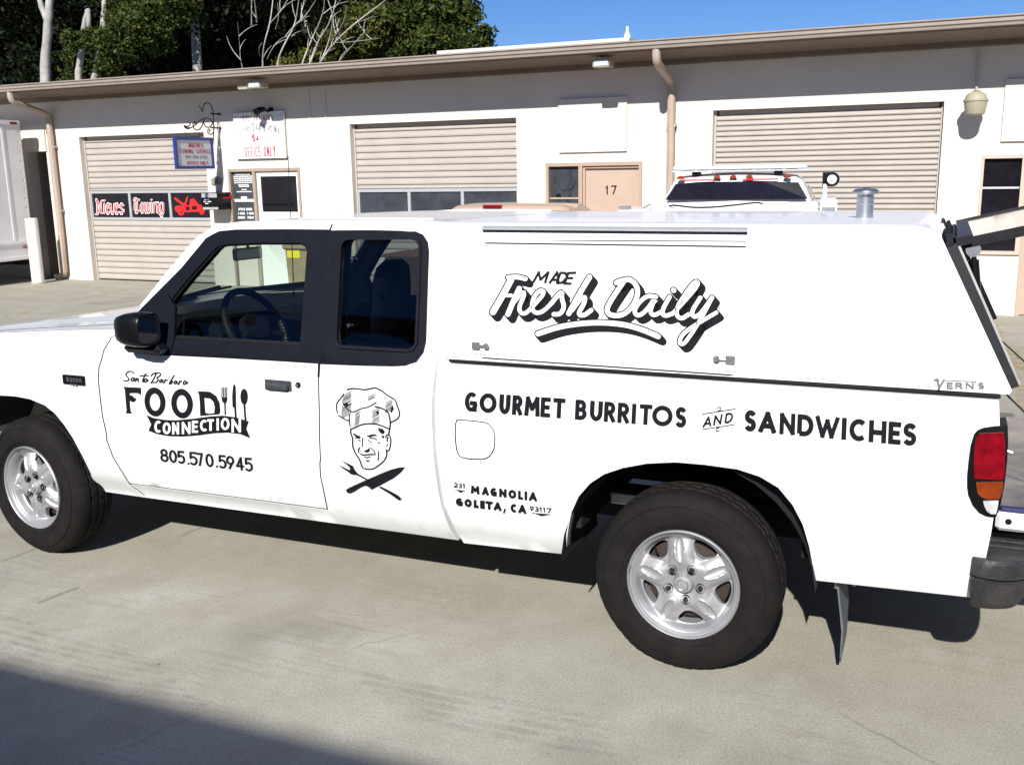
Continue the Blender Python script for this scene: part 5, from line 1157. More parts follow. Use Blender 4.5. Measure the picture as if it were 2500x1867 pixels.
# ---- interior ---------------------------------------------------------------------
q = MB(); prof = [(.60, 1.03), (.66, 1.10), (.80, 1.115), (.93, 1.09), (.99, 1.0), (.98, .80), (.90, .62), (.62, .62)]
q.prism(prof, lambda x, z: (x, .10, z), lambda x, z: (x, TW-.10, z)); q.build('dashboard', darkin, tk)
q = MB(); q.prism([(.60, 1.112), (.62, 1.155), (.92, 1.15), (.97, 1.09), (.95, 1.06), (.62, 1.05)], lambda x, z: (x, .30, z), lambda x, z: (x, .72, z)); q.build('instrument_hood', darkin, tk)
def steering():
    c = px(625, 795, .48); c = np.array(c); tl = R_(28); n_ = np.array([math.cos(tl), 0, math.sin(tl)]); u_ = np.array([0, 1., 0]); w_ = np.cross(n_, u_)
    R0 = .188; q = MB(); q.tube([tuple(c+R0*(math.cos(a)*u_+math.sin(a)*w_)) for a in np.linspace(0, 2*math.pi, 36, endpoint=False)], .017, 10, closed=True); st = q.build('steering_wheel', rubber, tk, smooth=True)
    q = MB()                                               # lacing of the wheel cover
    for a in np.linspace(0, 2*math.pi, 60, endpoint=False):
        p = c+R0*(math.cos(a)*u_+math.sin(a)*w_); d = -(math.cos(a)*u_+math.sin(a)*w_); p = p+n_*.012+d*.009; t = -math.sin(a)*u_+math.cos(a)*w_
        q.tube([tuple(p-t*.005-d*.003), tuple(p+t*.005+d*.003)], .0016, 4)
    q.build('cover_lacing', signw, st)
    q = MB(); P = []
    for k in (-1, 1): q.tube([tuple(c-n_*.03), tuple(c+R0*(k*.92*u_-.35*w_*1))], .016, 6)
    q.tube([tuple(c-n_*.02), tuple(c-n_*.35)], .03, 8); q.build('steering_column', rubber, st)
    q = MB(); m_ = [tuple(c+n_*.01+.085*(math.cos(a)*u_+.8*math.sin(a)*w_)) for a in np.linspace(0, 2*math.pi, 16, endpoint=False)]; b2 = [tuple(np.array(p)-n_*.05) for p in m_]
    q.add(m_+b2, [tuple(range(16))]+[(i, (i+1) % 16, 16+(i+1) % 16, 16+i) for i in range(16)]); q.build('wheel_hub', darkin, st)
steering()
def seat(y0, m, name='seat'):
    q = MB(); w_ = .50
    rows = []
    for (x, z, h, t) in ((1.50, .62, .23, .10), (1.56, .80, .25, .10), (1.64, 1.02, .25, .09), (1.70, 1.16, .21, .08), (1.73, 1.24, .15, .06), (1.745, 1.33, .135, .055), (1.755, 1.40, .11, .05), (1.76, 1.43, .06, .03)):
        c = y0+.25; rows.append([(x+t*math.cos(a)*.9, c+h*math.copysign(abs(math.sin(a))**.6, math.sin(a)), z) for a in np.linspace(0, 2*math.pi, 18)])
    s_ = loft(name, rows, m, tk, cap=True); q = MB(); q.bbox((1.05, y0, .50), (1.56, y0+.5, .64), .04); q.build('seat_cushion', m, s_)
seat(.25, navy); seat(1.0, navy)
q = MB(); q.bbox((1.05, .77, .5), (1.7, .99, .76), .03); q.build('centre_console', darkin, tk)
c = px(601, 613, .80)
q = MB(); q.bbox((float(c[0])-.012, .80-.10, float(c[2])-.030), (float(c[0])+.012, .80+.12, float(c[2])+.030), .008); rm = q.build('rear_view_mirror', rubber, tk)
q = MB(); q.tube([(float(c[0]), .82, float(c[2])+.02), (float(c[0])-.03, .84, float(c[2])+.07)], .008, 6); q.build('mirror_stalk', rubber, rm)
q = MB(); q.add([(float(c[0])+.0135, .80-.09, float(c[2])-.023), (float(c[0])+.0135, .80+.11, float(c[2])-.023), (float(c[0])+.0135, .80+.11, float(c[2])+.023), (float(c[0])+.0135, .80-.09, float(c[2])+.023)], [(0, 1, 2, 3)]); q.build('mirror_glass', mat('dim_mirror', (.16, .15, .13), .4), rm)
q = MB(); q.box((1.17, .22, 1.575), (2.12, TW-.22, 1.585)); q.build('headliner', greyin, tk)

# ---- door mirror ----------------------------------------------------------------
def mirror():
    XF = .935; yc, zc, hy, hz_ = -.120, 1.170, .068, .070
    def sec(x, k, dz=0.): return [(x, yc+hy*k*math.copysign(abs(math.cos(a))**.55, math.cos(a)), zc+dz+hz_*k*math.copysign(abs(math.sin(a))**.55, math.sin(a))) for a in np.linspace(0, 2*math.pi, 28, endpoint=False)]
    rings = [sec(XF-.006, .80), sec(XF, .88), sec(XF+.002, .96), sec(XF-.004, 1.0), sec(XF-.05, 1.02), sec(XF-.10, .95), sec(XF-.135, .80), sec(XF-.152, .55), sec(XF-.158, .1)]
    q = MB(); n = 28; q.add([p for r in rings for p in r], [(i*n+k, i*n+(k+1) % n, (i+1)*n+(k+1) % n, (i+1)*n+k) for i in range(len(rings)-1) for k in range(n)]); mh = q.build('door_mirror', blackpaint, PAR['door', False], smooth=True)
    q = MB(); q.add([(p[0]+.001, p[1], p[2]) for p in sec(XF-.007, .80)], [tuple(range(28))]); q.build('mirror_glass', chrome, PAR['door', False])
    q = MB(); q.prism([(.86, 1.06), (.955, 1.06), (.965, 1.12), (.95, 1.24), (.90, 1.30), (.84, 1.25)], lambda x, z: (x, S(z)-.012, z), lambda x, z: (x, S(z)+.004, z)); q.build('mirror_sail', trim, PAR['door', False])
    q = MB(); rows = []
    q.bbox((.75, -.10, 1.058), (.955, S(1.1)-.008, 1.10), .02); q.build('mirror_arm', trim, PAR['door', False])
mirror()
# handles and small badges
x0, z0 = on(646, 925); x1, z1 = on(713, 960)
q = MB(); y = S(z0)-.003; q.bbox((x0, y-.002, z1+.004), (x1, y+.02, z0), .004); q.bbox((x0+.012, y-.022, z1+.012), (x1-.01, y-.004, z0-.012), .007); hnd = q.build('door_handle', mat('grey_worn_plastic', (.05, .055, .062), .6, noise=.4, nscale=40), PAR['door', False])
x, z = on(728, 940); q = MB(); q.lathe([(.0, -.006), (.010, -.006), (.013, .0), (.013, .006)], (x, S(z)-.001, z), 'y', 18); q.build('door_lock', blackpaint, PAR['door', False]); q = MB(); q.lathe([(.0, -.0075), (.006, -.0072)], (x, S(z)-.001, z), 'y', 12); q.build('lock_cylinder', steel, PAR['door', False])
x0, z0 = on(154, 913); x1, z1 = on(210, 942)
q = MB(); y = S(.93)-.002; q.bbox((x0, y-.008, z1), (x1, y+.01, z0), .004); bg_ = q.build('fender_badge', blackpaint, PAR['fender', False])
A_ = Art(lambda x, yy, k: (x, S(.93)-.0112-.0001*k, -yy)); text(A_, 'B3000', x0+.030, x1-.012, -z0+.010, -z0+.030, .0035, .3); text(A_, 'V6', x0+.05, x1-.045, -z0+.036, -z0+.050, .0035, .4)
A_.build('badge_lettering', mat('dark_grey_print', (.09, .09, .11), .5), bg_)

# ---- wheels ------------------------------------------------------------------------
_SPK = []
def spoke_mesh():
    """five-spoke relief with rounded windows, spoke centres at 0, 72, ... degrees; built once"""
    if _SPK: return _SPK[0]
    R1 = .1835; win0 = smooth_closed([(.111, -.013), (.111, .013), (.122, .027), (.142, .045), (.154, .046), (.162, .030), (.166, .010), (.166, -.010), (.162, -.030), (.154, -.046), (.142, -.045), (.122, -.027)], 2)
    loops = [[(R1*math.cos(t), R1*math.sin(t)) for t in np.linspace(0, 2*math.pi, 150, endpoint=False)]]
    for j in range(5):
        a = math.pi/5+j*2*math.pi/5; loops.append([(p*math.cos(a)-q*math.sin(a), p*math.sin(a)+q*math.cos(a)) for p, q in win0])
    V = []; Ed = []
    for l in loops: n0 = len(V); V += [Vector(p) for p in l]; Ed += [(n0+i, n0+(i+1) % len(l)) for i in range(len(l))]
    def inwin(x, y):
        r = math.hypot(x, y)
        if r < .10: return False
        a = (math.atan2(y, x)-math.pi/5) % (2*math.pi/5); a = a-2*math.pi/5 if a > math.pi/5 else a
        return inside((r*math.cos(a), r*math.sin(a)), win0)
    for r in np.arange(.02, .182, .0032):
        n = max(20, int(2*math.pi*r/.0032)); n = n-n % 5
        for k in range(n):
            a = 2*math.pi*k/n; x, y = r*math.cos(a), r*math.sin(a)
            if not inwin(x, y): V.append(Vector((x, y)))
    res = delaunay_2d_cdt(V, Ed, [], 0, 1e-7); co = [tuple(p) for p in res[0]]; F = []
    def dep(x, y):
        r_ = math.hypot(x, y); a = math.atan2(y, x); u = ((a+math.pi/5) % (2*math.pi/5))-math.pi/5; s_ = abs(u)*r_; hw = .047
        h = .030-.018*math.sin(min(1, max(0, (r_-.03)/.13))*math.pi); h += .016*min(1.2, (s_/hw)**2.4)*min(1, max(0, (r_-.07)/.03)) if r_ > .07 else 0
        e = (s_/.0165)**2+((r_-.125)/.042)**2
        if e < 1: h += .012*(1-e)**.6
        elif e < 1.9: h -= .0025*(1.9-e)/.9
        if r_ > .168: h += (.015-h)*min(1, (r_-.168)/.013)
        return h
    for f in res[2]:
        c = (sum(co[i][0] for i in f)/3, sum(co[i][1] for i in f)/3)
        if not inwin(*c): F.append(tuple(f)[::-1])
    vs_ = [(x, dep(x, y), y) for x, y in co]
    for l in loops[1:]:
        n0 = len(vs_); m_ = len(l)
        for p in l: vs_.append((p[0], dep(*p), p[1]))
        for p in l: vs_.append((p[0], .058, p[1]))
        F += [(n0+i, n0+(i+1) % m_, n0+m_+(i+1) % m_, n0+m_+i) for i in range(m_)]
    _SPK.append((vs_, F)); return _SPK[0]
def wheel(cx, y0, phase, steer, out=-1, label=None):
    """alloy wheel and tyre about an axis along y, outer face towards out"""
    w = empty  # built in local coordinates then turned
    cz = .3395; cs, sn = math.cos(steer), math.sin(steer)
    def T(v): return [(cx+(x*cs-y*out*-1*sn), y0+(x*sn+y*out*-1*cs), cz+z) for x, y, z in v]
    def bld(q, name, m, par, **k): q.v = T(q.v); return q.build(name, m, par, **k)
    # tyre: carcass + tread blocks
    q = MB(); prof = [(.198, .012), (.210, -.004), (.235, -.012), (.270, -.014), (.300, -.008), (.318, .002), (.332, .014), (.341, .030)]
    for r_, h_ in ((.3445, .045), (.3445, .062), (.337, .065), (.337, .071), (.3455, .074), (.3455, .098), (.338, .101), (.338, .109), (.3455, .112), (.3455, .136), (.337, .139), (.337, .145), (.3445, .148), (.3445, .168)): prof.append((r_, h_))
    prof += [(.336, .188), (.30, .214), (.25, .216), (.20, .20)]
    prof = [(r_ if r_ < .21 else .21+(r_-.21)*.955, h_) for r_, h_ in prof]; n = 144; v = []; f = []
    for i, (r_, h_) in enumerate(prof):
        for k in range(n):
            a = 2*math.pi*k/n; rr_ = r_
            if 6 <= i <= 9 and (k % 3 == 0): rr_ -= (.004 if i > 7 else .0015)
            if i in (16, 17, 18) and (k % 4 == 1): rr_ -= .006
            if i in (12, 13) and k % 4 == 2: rr_ -= .004
            z = rr_*math.sin(a)
            if z < -.332 and r_ > .29: z = -.3385
            v.append((rr_*math.cos(a), h_, z))
    m_ = len(prof)
    for i in range(m_-1):
        for k in range(n): f.append((i*n+k, i*n+(k+1) % n, (i+1)*n+(k+1) % n, (i+1)*n+k))
    q.add(v, f); ty = bld(q, 'wheel', tyre_m, tk, smooth=True)
    q = MB()
    for r0 in (.225, .292): q.lathe([(r0, -.0115 if r0 < .25 else -.0105), (r0+.002, -.0135 if r0 < .25 else -.0125), (r0+.004, -.0125 if r0 < .25 else -.011)], (0, 0, 0), 'y', 96)
    bld(q, 'sidewall_rib', tyre_m, ty, smooth=True)
    # rim barrel
    q = MB(); q.lathe([(.2045, .006), (.2045, -.006), (.2005, -.010), (.196, -.006), (.1945, .003), (.190, .004), (.187, .010), (.183, .012), (.179, .035), (.172, .06), (.168, .12), (.175, .20)], (0, 0, 0), 'y', 96); rim = bld(q, 'rim', alloy, ty, smooth=True)
    v_, f_ = spoke_mesh(); c2, s2 = math.cos(phase), math.sin(phase)
    q = MB(); q.add([(x*c2-z*s2, y, x*s2+z*c2) for x, y, z in v_], f_); bld(q, 'spoke_face', alloy, ty, smooth='all')
    q = MB(); q.lathe([(.0, -.004), (.020, -.003), (.0215, .0), (.030, .002), (.037, .012), (.040, .030), (.040, .045)], (0, 0, 0), 'y', 40); bld(q, 'centre_cap', alloy, ty, smooth=True)
    q = MB(); q.lathe([(.018, -.0045), (.020, -.0060), (.022, -.0040)], (0, 0, 0), 'y', 40); bld(q, 'cap_ring', steel, ty, smooth=True)
    for j in range(5):
        a = phase+math.pi/5+2*math.pi*j/5; x, z = .062*math.cos(a), .062*math.sin(a)
        q = MB(); q.lathe([(.0175, .012), (.0172, .022), (.010, .034)], (x, 0, z), 'y', 20); bld(q, 'lug_recess', darkin, ty, smooth=True)
        q = MB(); q.lathe([(.0, .004), (.006, .004), (.0095, .008), (.0105, .014), (.0105, .034)], (x, 0, z), 'y', 6); bld(q, 'lug_nut', mat('dark_lug_steel', (.12, .12, .12), .3, metal=.9), ty)
    a = phase+math.pi/5; q = MB(); p0 = np.array((.160*math.cos(a), .03, .160*math.sin(a))); q.tube([tuple(p0), tuple(p0*np.array((.88, .3, .88)))], .0045, 8); bld(q, 'tyre_valve', rubber, ty)
    q = MB(); p0 = (.199*math.cos(phase+1.25), .199*math.sin(phase+1.25)); a = phase+1.25
    q.tube([(.2*math.cos(a+t), -.009, .2*math.sin(a+t)) for t in (-.07, -.03, .03, .07)], .006, 6); bld(q, 'balance_weight', steel, ty)
    q = MB(); q.lathe([(.0, .075), (.145, .075), (.155, .082), (.155, .11), (.0, .12)], (0, 0, 0), 'y', 40); bld(q, 'brake_disc', rusty, ty, smooth=True)
    q = MB(); q.lathe([(.02, .12), (.165, .13), (.165, .20), (.02, .2)], (0, 0, 0), 'y', 30); bld(q, 'dust_shield', under, ty)
    return ty
wheel(3.18, .0, R_(98), 0); wheel(0.0, .0, R_(42), R_(-6))
wheel(3.18, TW, R_(60), 0, out=1); wheel(0.0, TW, R_(20), R_(-6), out=1)

# ---- canopy roof, vent, rear frame, hatch ---------------------------------------------
cr = [(.085, 1.573), (.088, 1.586), (.096, 1.597), (.112, 1.604), (.15, 1.608), (.35, 1.610), (.60, 1.611), (.88, 1.611)]
cr = cr+[(TW-a, b) for a, b in cr[::-1][1:]]
rows = []
for f in list(np.linspace(0, .96, 12))+[.985, 1.0]:
    row = []
    for y, z in cr:
        e = 1 if f < .96 else math.cos((f-.96)/.04*math.pi/2); zz_ = 1.573+(z-1.573)*(.25+.75*e) if f > .96 else z; xr = 3.945-(z-1.573)*.35; row.append((2.188+(xr-2.188)*f+.004, y, zz_))
    rows.append(row)
crf = loft('canopy_roof', rows, shellw, tk, smooth='all')
q = MB(); q.prism([(.022, 1.104), (TW-.022, 1.104), (TW-.085, 1.573), (TW-.125, 1.600), (.125, 1.600), (.085, 1.573)], lambda y, z: (2.195, y, z), lambda y, z: (2.21, y, z), [[(.35, 1.18), (TW-.35, 1.18), (TW-.40, 1.5), (.40, 1.5)]]); q.build('canopy_front', shellw, tk)
P = px(2112, 500, .62); vx = float(P[0]); q = MB(); q.lathe([(.030, 1.60), (.030, 1.697), (.047, 1.698), (.048, 1.703), (.047, 1.708), (.036, 1.716), (.0, 1.719)], (vx, .62, 0), 'z', 32); q.lathe([(.0305, 1.66), (.0325, 1.662), (.0305, 1.664)], (vx, .62, 0), 'z', 32); vp = q.build('roof_vent', galv, tk, smooth=True)
# rear opening frame, sloped like the canopy's tail
def RP(f, y, d=0.):                                   # f: 0 bottom .. 1 top of the sloping tail plane, d: out from the plane
    x = 4.172+(3.952-4.172)*f; z = 1.120+(1.578-1.120)*f; n = np.array([.458, .220]); n /= np.linalg.norm(n); return (x+n[0]*d, y, z+n[1]*d)
def RB(q, f0, f1, y0, y1, d0, d1):
    v = [RP(f, y, d) for f in (f0, f1) for y in (y0, y1) for d in (d0, d1)]; q.add(v, [(0, 1, 3, 2), (4, 6, 7, 5), (0, 4, 5, 1), (2, 3, 7, 6), (0, 2, 6, 4), (1, 5, 7, 3)])
q = MB(); 
def ye(f): return .022+.063*f
v = []
for side in (0, 1):
    Yf = (lambda y: y) if side == 0 else (lambda y: TW-y); RB(q, 0, .90, Yf(.035), Yf(.075), -.03, -.005) if 0 else None
    vs2 = [RP(f, Yf(ye(f)+dy), d) for f in (0.0, .92) for dy in (.004, .075) for d in (-.028, .024)]; q.add(vs2, [(0, 1, 3, 2), (4, 6, 7, 5), (0, 4, 5, 1), (2, 3, 7, 6), (0, 2, 6, 4), (1, 5, 7, 3)])
RB(q, .84, .92, .16, TW-.16, -.028, .022); rf = q.build('rear_frame', hatchfr, tk)
q = MB()
vs2 = [RP(f, ye(f)+dy, d) for f in (.005, .90) for dy in (.018, .028) for d in (.0245, .031)]; q.add(vs2, [(0, 1, 3, 2), (4, 6, 7, 5), (0, 4, 5, 1), (2, 3, 7, 6), (0, 2, 6, 4), (1, 5, 7, 3)]); q.build('frame_bead', steel, rf)
q = MB(); RB(q, .92, .985, .30, TW-.30, .0, .012); q.build('top_seal', rubber, rf)
# raised rear hatch
hA = np.array([3.995, 1.555]); hB = np.array(on(2500, 558, lambda z: .1)); dr_ = hB-hA; dr_ = dr_/np.linalg.norm(dr_); hn = np.array([-dr_[1], dr_[0]]); LH = .52
def HP(a, y, d): p = hA+dr_*a+hn*d; return (float(p[0]), y, float(p[1]))
def hb_(q, a0, a1, y0, y1, d0, d1): q.box((a0, y0, d0), (a1, y1, d1), lambda a, y, d: HP(a, y, d))
q = MB(); hb_(q, 0, LH, .115, .140, -.022, .008); hb_(q, 0, LH, TW-.140, TW-.115, -.022, .012); hb_(q, 0, .045, .141, TW-.141, -.018, .012); hb_(q, LH-.045, LH, .141, TW-.141, -.018, .012); ht = q.build('rear_hatch', hatchfr, tk)
q = MB(); hb_(q, .046, LH-.046, .141, TW-.141, -.004, .004); q.build('hatch_glass', mat('mottled_hatch_glass', (.30, .27, .27), .12, coat=.8, spec=.8, noise=.5, nscale=2.5, col2=(.12, .09, .09)), ht)  # grey glass colour, mottled darker at random
q = MB(); hb_(q, -.012, .04, .10, .15, -.012, .016); q.build('hinge_block', hatchfr, ht); q = MB(); hb_(q, -.03, -.005, .10, .135, .0, .03); q.build('hinge_block', hatchfr, ht)
s0 = (4.040, .13, 1.532); s1_ = (4.062, .13, 1.375)
q = MB(); q.tube([s0, tuple((np.array(s0)+np.array(s1_))/2)], .008, 10); q.tube([tuple((np.array(s0)*.80+np.array(s1_)*.20)), s1_], .014, 12); q.build('gas_strut', blackpaint, tk, smooth=True)
q = MB(); q.lathe([(.0, -.012), (.022, -.012), (.022, .012), (0, .012)], s0, 'y', 14); q.build('strut_mount', galv, tk)
q = MB(); q.box((-.001, .17, -.002), (.26, .20, .016), lambda a, y, d: RP(.86-a*2.2, y, -.05-d)); q.build('inner_channel', hatchfr, rf)

# ---- tail lamps, bumper, tailgate, mudflap, licence end -----------------------------------
def lampoly(L): return onl([cD7(x, y) for x, y in L])
for far in (False, True):
    ho = lampoly([(1000, 300), (930, 303), (870, 312), (840, 325), (822, 345), (805, 400), (795, 470), (786, 560), (786, 620), (792, 665), (815, 720), (850, 760), (885, 778), (915, 783), (938, 783), (948, 760), (968, 690), (985, 600), (998, 480), (1003, 380)])
    hs_ = panel('tail_lamp', ho, S, blackpaint, tk, th=.12, off=.006, far=far, grid=.05)
    for nm, L, m_ in (('brake_lens', [(850, 338), (978, 334), (986, 400), (984, 500), (977, 583), (900, 581), (824, 577), (819, 530), (822, 430), (832, 360)], redl), ('indicator_lens', [(832, 597), (976, 594), (972, 640), (957, 682), (885, 684), (855, 672), (838, 650)], amberl), ('reversing_lens', [(870, 696), (952, 693), (945, 735), (938, 764), (912, 764), (890, 750), (876, 722)], clearl)):
        panel(nm, lampoly(L), S, m_, hs_, th=.13, off=.013, far=far, grid=.03)
# bumper
def bump_row(z, ins):
    P = [(4.10+ins*.5, .03), (4.105+ins*.2, -.025+ins*.6), (4.16, -.04+ins), (4.215-ins*.5, -.03+ins), (4.262-ins, .01+ins*.5), (4.288-ins, .10), (4.30-ins, .25), (4.305-ins, .88)]
    P = smooth_open(P, 1); P = P+[(x, TW-y) for x, y in P[::-1][1:]]
    return [(x, y, z) for x, y in P]
rows = [bump_row(.408, .050), bump_row(.420, .026), bump_row(.45, .010), bump_row(.50, .002), bump_row(.512, .0), bump_row(.516, .012), bump_row(.524, .012), bump_row(.528, -.004), bump_row(.575, -.004), bump_row(.585, .006)]
bm = loft('rear_bumper', rows, mat('black_bumper_plastic', (.022, .022, .026), .5, bump=.3, bscale=90, noise=.4, nscale=14, col2=(.045, .042, .04)), tk)
q = MB(); r_t = bump_row(.584, .006); q.add([p for p in r_t], [tuple(range(len(r_t)))]); 
q.build('bumper_top', MATS['black_bumper_plastic'], bm)
q = MB()
for i in range(9): q.bbox((4.135, .10+.055*i, .5845), (4.275, .125+.055*i, .592), .002)
q.build('step_ribs', MATS['black_bumper_plastic'], bm)
# lowered tailgate
tz = .665; q = MB(); q.bbox((4.168, .125, tz-.032), (4.68, TW-.125, tz+.032), .012); tg = q.build('tailgate', white, tk)
q = MB(); q.bbox((4.18, .165, tz+.033), (4.66, TW-.135, tz+.044), .004); q.build('tailgate_liner', mat('dusty_shadowed_tailgate_skin', (.30, .27, .245), .35, coat=.3, noise=.55, nscale=5, col2=(.09, .085, .09)), tg); q = MB(); q.bbox((4.18, .128, tz+.033), (4.66, .163, tz+.046), .004); q.build('tailgate_edge_reflection', blue_reflection, tg)  # dark patches paint shadows on the dusty skin, the blue strip a reflection
q = MB(); q.lathe([(.0, -.002), (.010, -.002), (.010, .004)], (4.205, .125, tz+.003), 'y', 14); q.build('cable_hole', rubber, tg)
for yy in (.13, TW-.13): q = MB(); q.tube(smooth_open([(4.15, yy, 1.10), (4.20, yy, 1.05), (4.30, yy, .96), (4.5, yy, .78), (4.6, yy, .71)], 2), .003, 6); q.build('tailgate_cable', cablem, tg)
q = MB(); q.tube([(4.17, .15, .90), (4.20, .15, .89)], .008, 8); q.build('latch_striker', steel, tk)
# mudflap
for yy in (.10, TW-.30):
    q = MB(); q.prism([(yy, .40), (yy+.21, .40), (yy+.22, .25), (yy+.19, .12), (yy+.12, .055), (yy+.09, .05), (yy+.02, .10), (yy-.005, .22)], lambda y, z: (3.70+.02*math.sin(z*9), y, z), lambda y, z: (3.706+.02*math.sin(z*9), y, z)); mf = q.build('mudflap', mat('grey_flap_rubber', (.12, .135, .15), .6, noise=.3, nscale=15), tk)
    q = MB(); q.bbox((3.685, yy+.01, .36), (3.70, yy+.03, .42), .002); q.build('flap_bracket', steel, mf)
q = MB(); q.tube([(3.75, .10, .405), (3.75, .10, .385)], .006, 8); q.build('flap_bolt', steel, tk)

# ---- lettering on the panels ---------------------------------------------------------------
D0, C0_, B0, H0 = PAR['door', False], PAR['cab', False], PAR['bed', False], PAR['shell', False]
A_ = Art(art_on(S), cD2)
for P in ([(375, 155), (355, 130), (320, 127), (290, 147), (277, 175), (300, 198), (322, 222), (300, 243), (265, 246), (250, 238)], [(370, 205), (345, 217), (340, 240), (358, 248), (378, 225), (385, 205), (378, 240), (392, 248)], [(405, 212), (398, 250)], [(400, 235), (418, 212), (430, 217), (424, 245), (437, 250)],
          [(518, 157), (485, 225), (478, 252), (492, 256)], [(450, 185), (500, 178), (550, 180)], [(522, 215), (500, 232), (498, 256), (515, 260), (533, 238), (540, 217), (533, 250), (550, 240)],
          [(645, 152), (612, 225), (580, 272)], [(582, 183), (600, 160), (650, 143), (692, 148), (698, 168), (680, 190), (645, 206), (668, 217), (662, 245), (632, 264), (605, 262)], [(708, 224), (685, 238), (683, 260), (700, 264), (718, 240), (724, 225), (716, 260), (732, 262)],
          [(752, 228), (738, 270)], [(742, 252), (760, 234), (778, 234)], [(860, 177), (835, 215), (800, 275)], [(812, 250), (830, 237), (840, 247), (830, 270), (808, 283), (797, 275)], [(882, 240), (860, 253), (857, 274), (872, 281), (892, 258), (897, 240), (888, 274), (905, 275)],
          [(925, 242), (912, 288)], [(917, 268), (935, 247), (950, 247)], [(992, 240), (970, 258), (965, 281), (985, 289), (1003, 262), (1012, 245), (1000, 280), (1022, 265)]): A_.line(P, 14)
A_.poly([(248, 313), (300, 318), (460, 325), (460, 370), (456, 418), (440, 395), (400, 387), (322, 388), (322, 415), (350, 415), (375, 440), (402, 455), (395, 480), (370, 498), (340, 490), (325, 475), (326, 540), (335, 605), (355, 635), (275, 630), (290, 600), (283, 540), (278, 480), (268, 350)])
A_.ell(628, 495, 124, 175, R_(-6), (628, 498, 64, 104, R_(-6))); A_.ell(953, 515, 128, 178, R_(-6), (953, 518, 66, 105, R_(-6)))
A_.poly([(1143, 368), (1210, 368), (1290, 375), (1360, 420), (1400, 500), (1410, 580), (1408, 620), (1395, 643), (1290, 650), (1172, 662), (1170, 520), (1158, 410)], [[(1218, 445), (1290, 455), (1335, 500), (1348, 570), (1340, 630), (1280, 636), (1232, 625), (1222, 520)]])
for x in (1432, 1451, 1471, 1490): A_.line([(x, 320), (x, 450)], 8, it=0)
A_.poly([(1427, 442), (1495, 442), (1492, 480), (1474, 515), (1481, 652), (1466, 652), (1460, 515), (1437, 490)])
A_.poly([(1585, 276), (1595, 320), (1599, 440), (1600, 560), (1608, 690), (1588, 682), (1582, 575), (1560, 550), (1556, 420), (1566, 310)]); A_.ell(1698, 432, 43, 95); A_.line([(1700, 520), (1715, 715)], 20, it=0)
A_.poly([(527, 652), (620, 690), (760, 712), (880, 715), (1100, 695), (1300, 668), (1450, 660), (1600, 680), (1752, 728), (1722, 815), (1773, 930), (1650, 880), (1500, 862), (1350, 868), (1150, 895), (950, 910), (800, 905), (650, 880), (552, 840), (585, 765)])
A_.build('door_lettering', vinyl, D0)
A_ = Art(art_on(S, .0055), cD2)
for ch, x0, x1, t, b_, h_ in (('C', 624, 708, 722, 865, 22), ('O', 724, 818, 742, 882, 0), ('N', 837, 920, 740, 885, 0), ('N', 953, 1056, 735, 882, 0), ('E', 1074, 1148, 722, 865, 0), ('C', 1172, 1262, 710, 848, 0), ('T', 1257, 1338, 703, 842, 0), ('I', 1362, 1405, 692, 838, 0), ('O', 1422, 1524, 688, 832, 0), ('N', 1550, 1662, 698, 862, 0)):
    glyph(A_, ch, x0, x1, t, t, b_, b_, 27)
A_.build('banner_lettering', whitevinyl, D0)
A_ = Art(art_on(S), cD2)
for ch, x0, x1, t, b_ in (('8', 690, 790, 1055, 1220), ('0', 797, 892, 1068, 1230), ('5', 893, 993, 1078, 1242), ('5', 1036, 1143, 1090, 1260), ('7', 1128, 1210, 1102, 1268), ('0', 1234, 1332, 1112, 1280), ('5', 1386, 1490, 1128, 1298), ('9', 1484, 1582, 1138, 1307), ('4', 1598, 1694, 1150, 1320), ('5', 1700, 1806, 1160, 1332)): glyph(A_, ch, x0, x1, t, t+6, b_-6, b_, 26, lean=-.1)
for x, y in ((1030, 1236), (1374, 1270)): A_.line([(x-11, y), (x+11, y)], 24, it=0, caps=False)
A_.build('phone_number', vinyl, D0)
